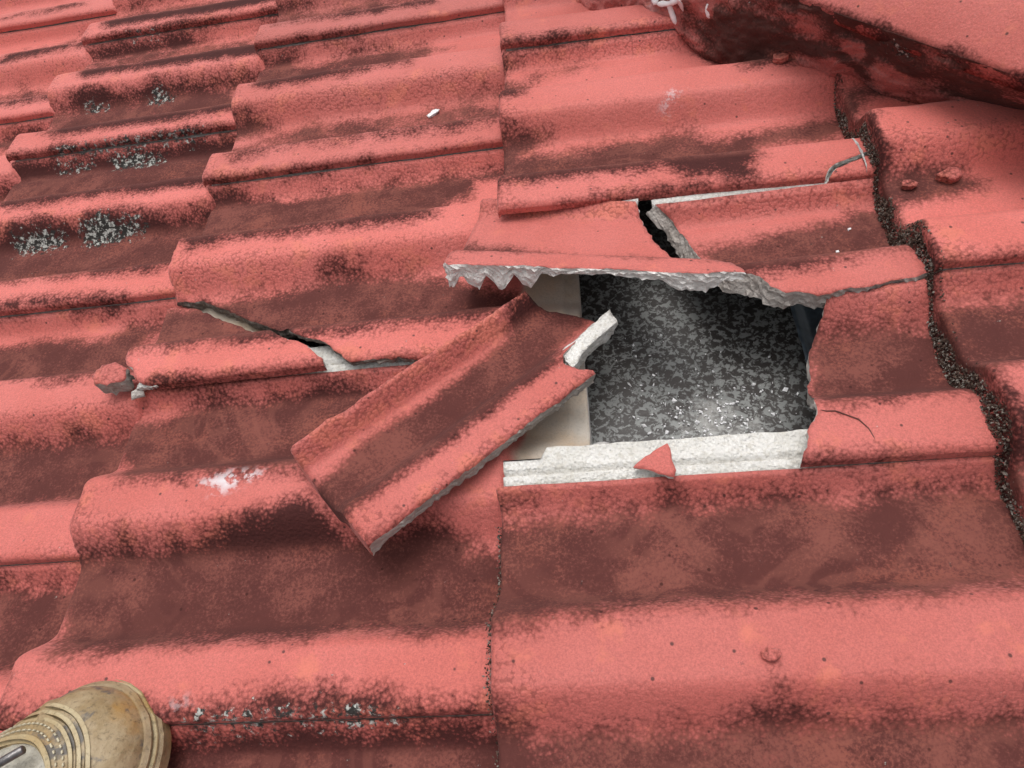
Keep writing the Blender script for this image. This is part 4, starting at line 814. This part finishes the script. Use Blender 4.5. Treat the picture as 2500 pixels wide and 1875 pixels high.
bshell('toe_cap', .0005, .048, 0, B_CAP, 90, 90, relief=lambda a, p: .0012 * fnoise(a * 60, p * 4, 141) + .0016 * np.sin(a * 330) * sm(.02, .05, a))
for i, a in enumerate((.0215, .0265, .0315)):
    bshell('rib', a, a + .0026, .0010, B_RIB, 6, 70)
bshell('stitched_band', .034, .0455, .0014, B_CAP, 12, 70)
bshell('welt_band', .0445, .0480, .0026, B_RIB, 6, 70)
V, F = [], []
for row in (.0365, .0412):
    for i in range(46):
        p = R(4 + i * 3.75)
        for j, (da, dp) in enumerate(((-.0005, -.016), (.0005, -.016), (.0005, .016), (-.0005, .016))):
            for zz in (.0016, .0027):
                q_ = p + dp; ra = (row + da) * (1 + 1.5 * math.cos(q_) ** 2); w_, h_ = bprof(np.array(ra)); s = (w_ + zz) * np.sign(math.cos(q_)) * abs(math.cos(q_)) ** .85; z = .012 + (h_ + zz) * math.sin(q_) ** .9
                V.append(BO + BDIR * (.075 - ra) + BSIDE * s + np.array([0, 0, z]))
        o = len(V) - 8; F += [(o + 1, o + 3, o + 5, o + 7), (o, o + 6, o + 4, o + 2), (o, o + 2, o + 3, o + 1), (o + 2, o + 4, o + 5, o + 3), (o + 4, o + 6, o + 7, o + 5), (o + 6, o, o + 1, o + 7)]
mesh_obj('stitching', np.array(V), F, [B_ST], None, None, False, parent=boot)
bshell('upper', .046, .190, -.0022, B_UP, 60, 90, relief=lambda a, p: .0028 * fnoise(a * 45, p * 3, 143) + .0012 * fnoise(a * 160, p * 12, 144), label='creased pale grey upper behind the toe')
def slab(name, z0, z1, grow, mat):
    pts = [(a, 1) for a in np.linspace(.19, .0005, 60)] + [(a, -1) for a in np.linspace(.0005, .19, 60)]; V, F = [], []
    prof_ = [(z0, -.002), (z0 + .002, 0), (z1 - .002, 0), (z1, -.002)]
    for z, g in prof_:
        for a, sgn in pts:
            w_, _ = bprof(np.array(a)); V.append(BO + BDIR * (.075 + (grow + g) * (1 - min(1, a / .05)) - a) + BSIDE * sgn * (float(w_) + grow + g) + np.array([0, 0, z]))
    n = len(pts)
    for r in range(3):
        for i in range(n - 1): F.append((r * n + i, (r + 1) * n + i, (r + 1) * n + i + 1, r * n + i + 1))
        F.append((r * n + n - 1, (r + 1) * n + n - 1, (r + 1) * n, r * n))
    F.append(tuple(range(n))); F.append(tuple(3 * n + i for i in range(n))[::-1])
    return mesh_obj(name, np.array(V), F, [mat], None, None, False, parent=boot)
slab('sole', -.002, .011, .006, B_SOLE); slab('welt', .011, .0135, .0045, B_RIB); slab('rand', .0135, .019, .0030, B_SOLE)
def rod(name, p0, p1, r, mat, parent):
    p0, p1 = np.array(p0), np.array(p1); d = (p1 - p0) / np.linalg.norm(p1 - p0); a = np.cross(d, [0, 0, 1.]); a /= np.linalg.norm(a); b = np.cross(d, a); V, F = [], []
    st = [(0, r * .8), (.03, r), (.97, r), (1, r * .75)]
    for s, rr in st:
        for j in range(16): V.append(p0 + (p1 - p0) * s + rr * (a * math.cos(j * math.pi / 8) + b * math.sin(j * math.pi / 8)))
    for i in range(3):
        for j in range(16): F.append((i * 16 + j, i * 16 + (j + 1) % 16, (i + 1) * 16 + (j + 1) % 16, (i + 1) * 16 + j))
    F += [tuple(range(16))[::-1], tuple(48 + j for j in range(16))]
    return mesh_obj(name, np.array(V), F, [mat], None, None, True, parent=parent)
rod('lace_tip', (-0.3067, -0.7877, 0.074), (-0.288, -0.7766, 0.072), .0028, B_MET, boot)

for o in scene.objects:
    if '_o' in o: del o['_o']
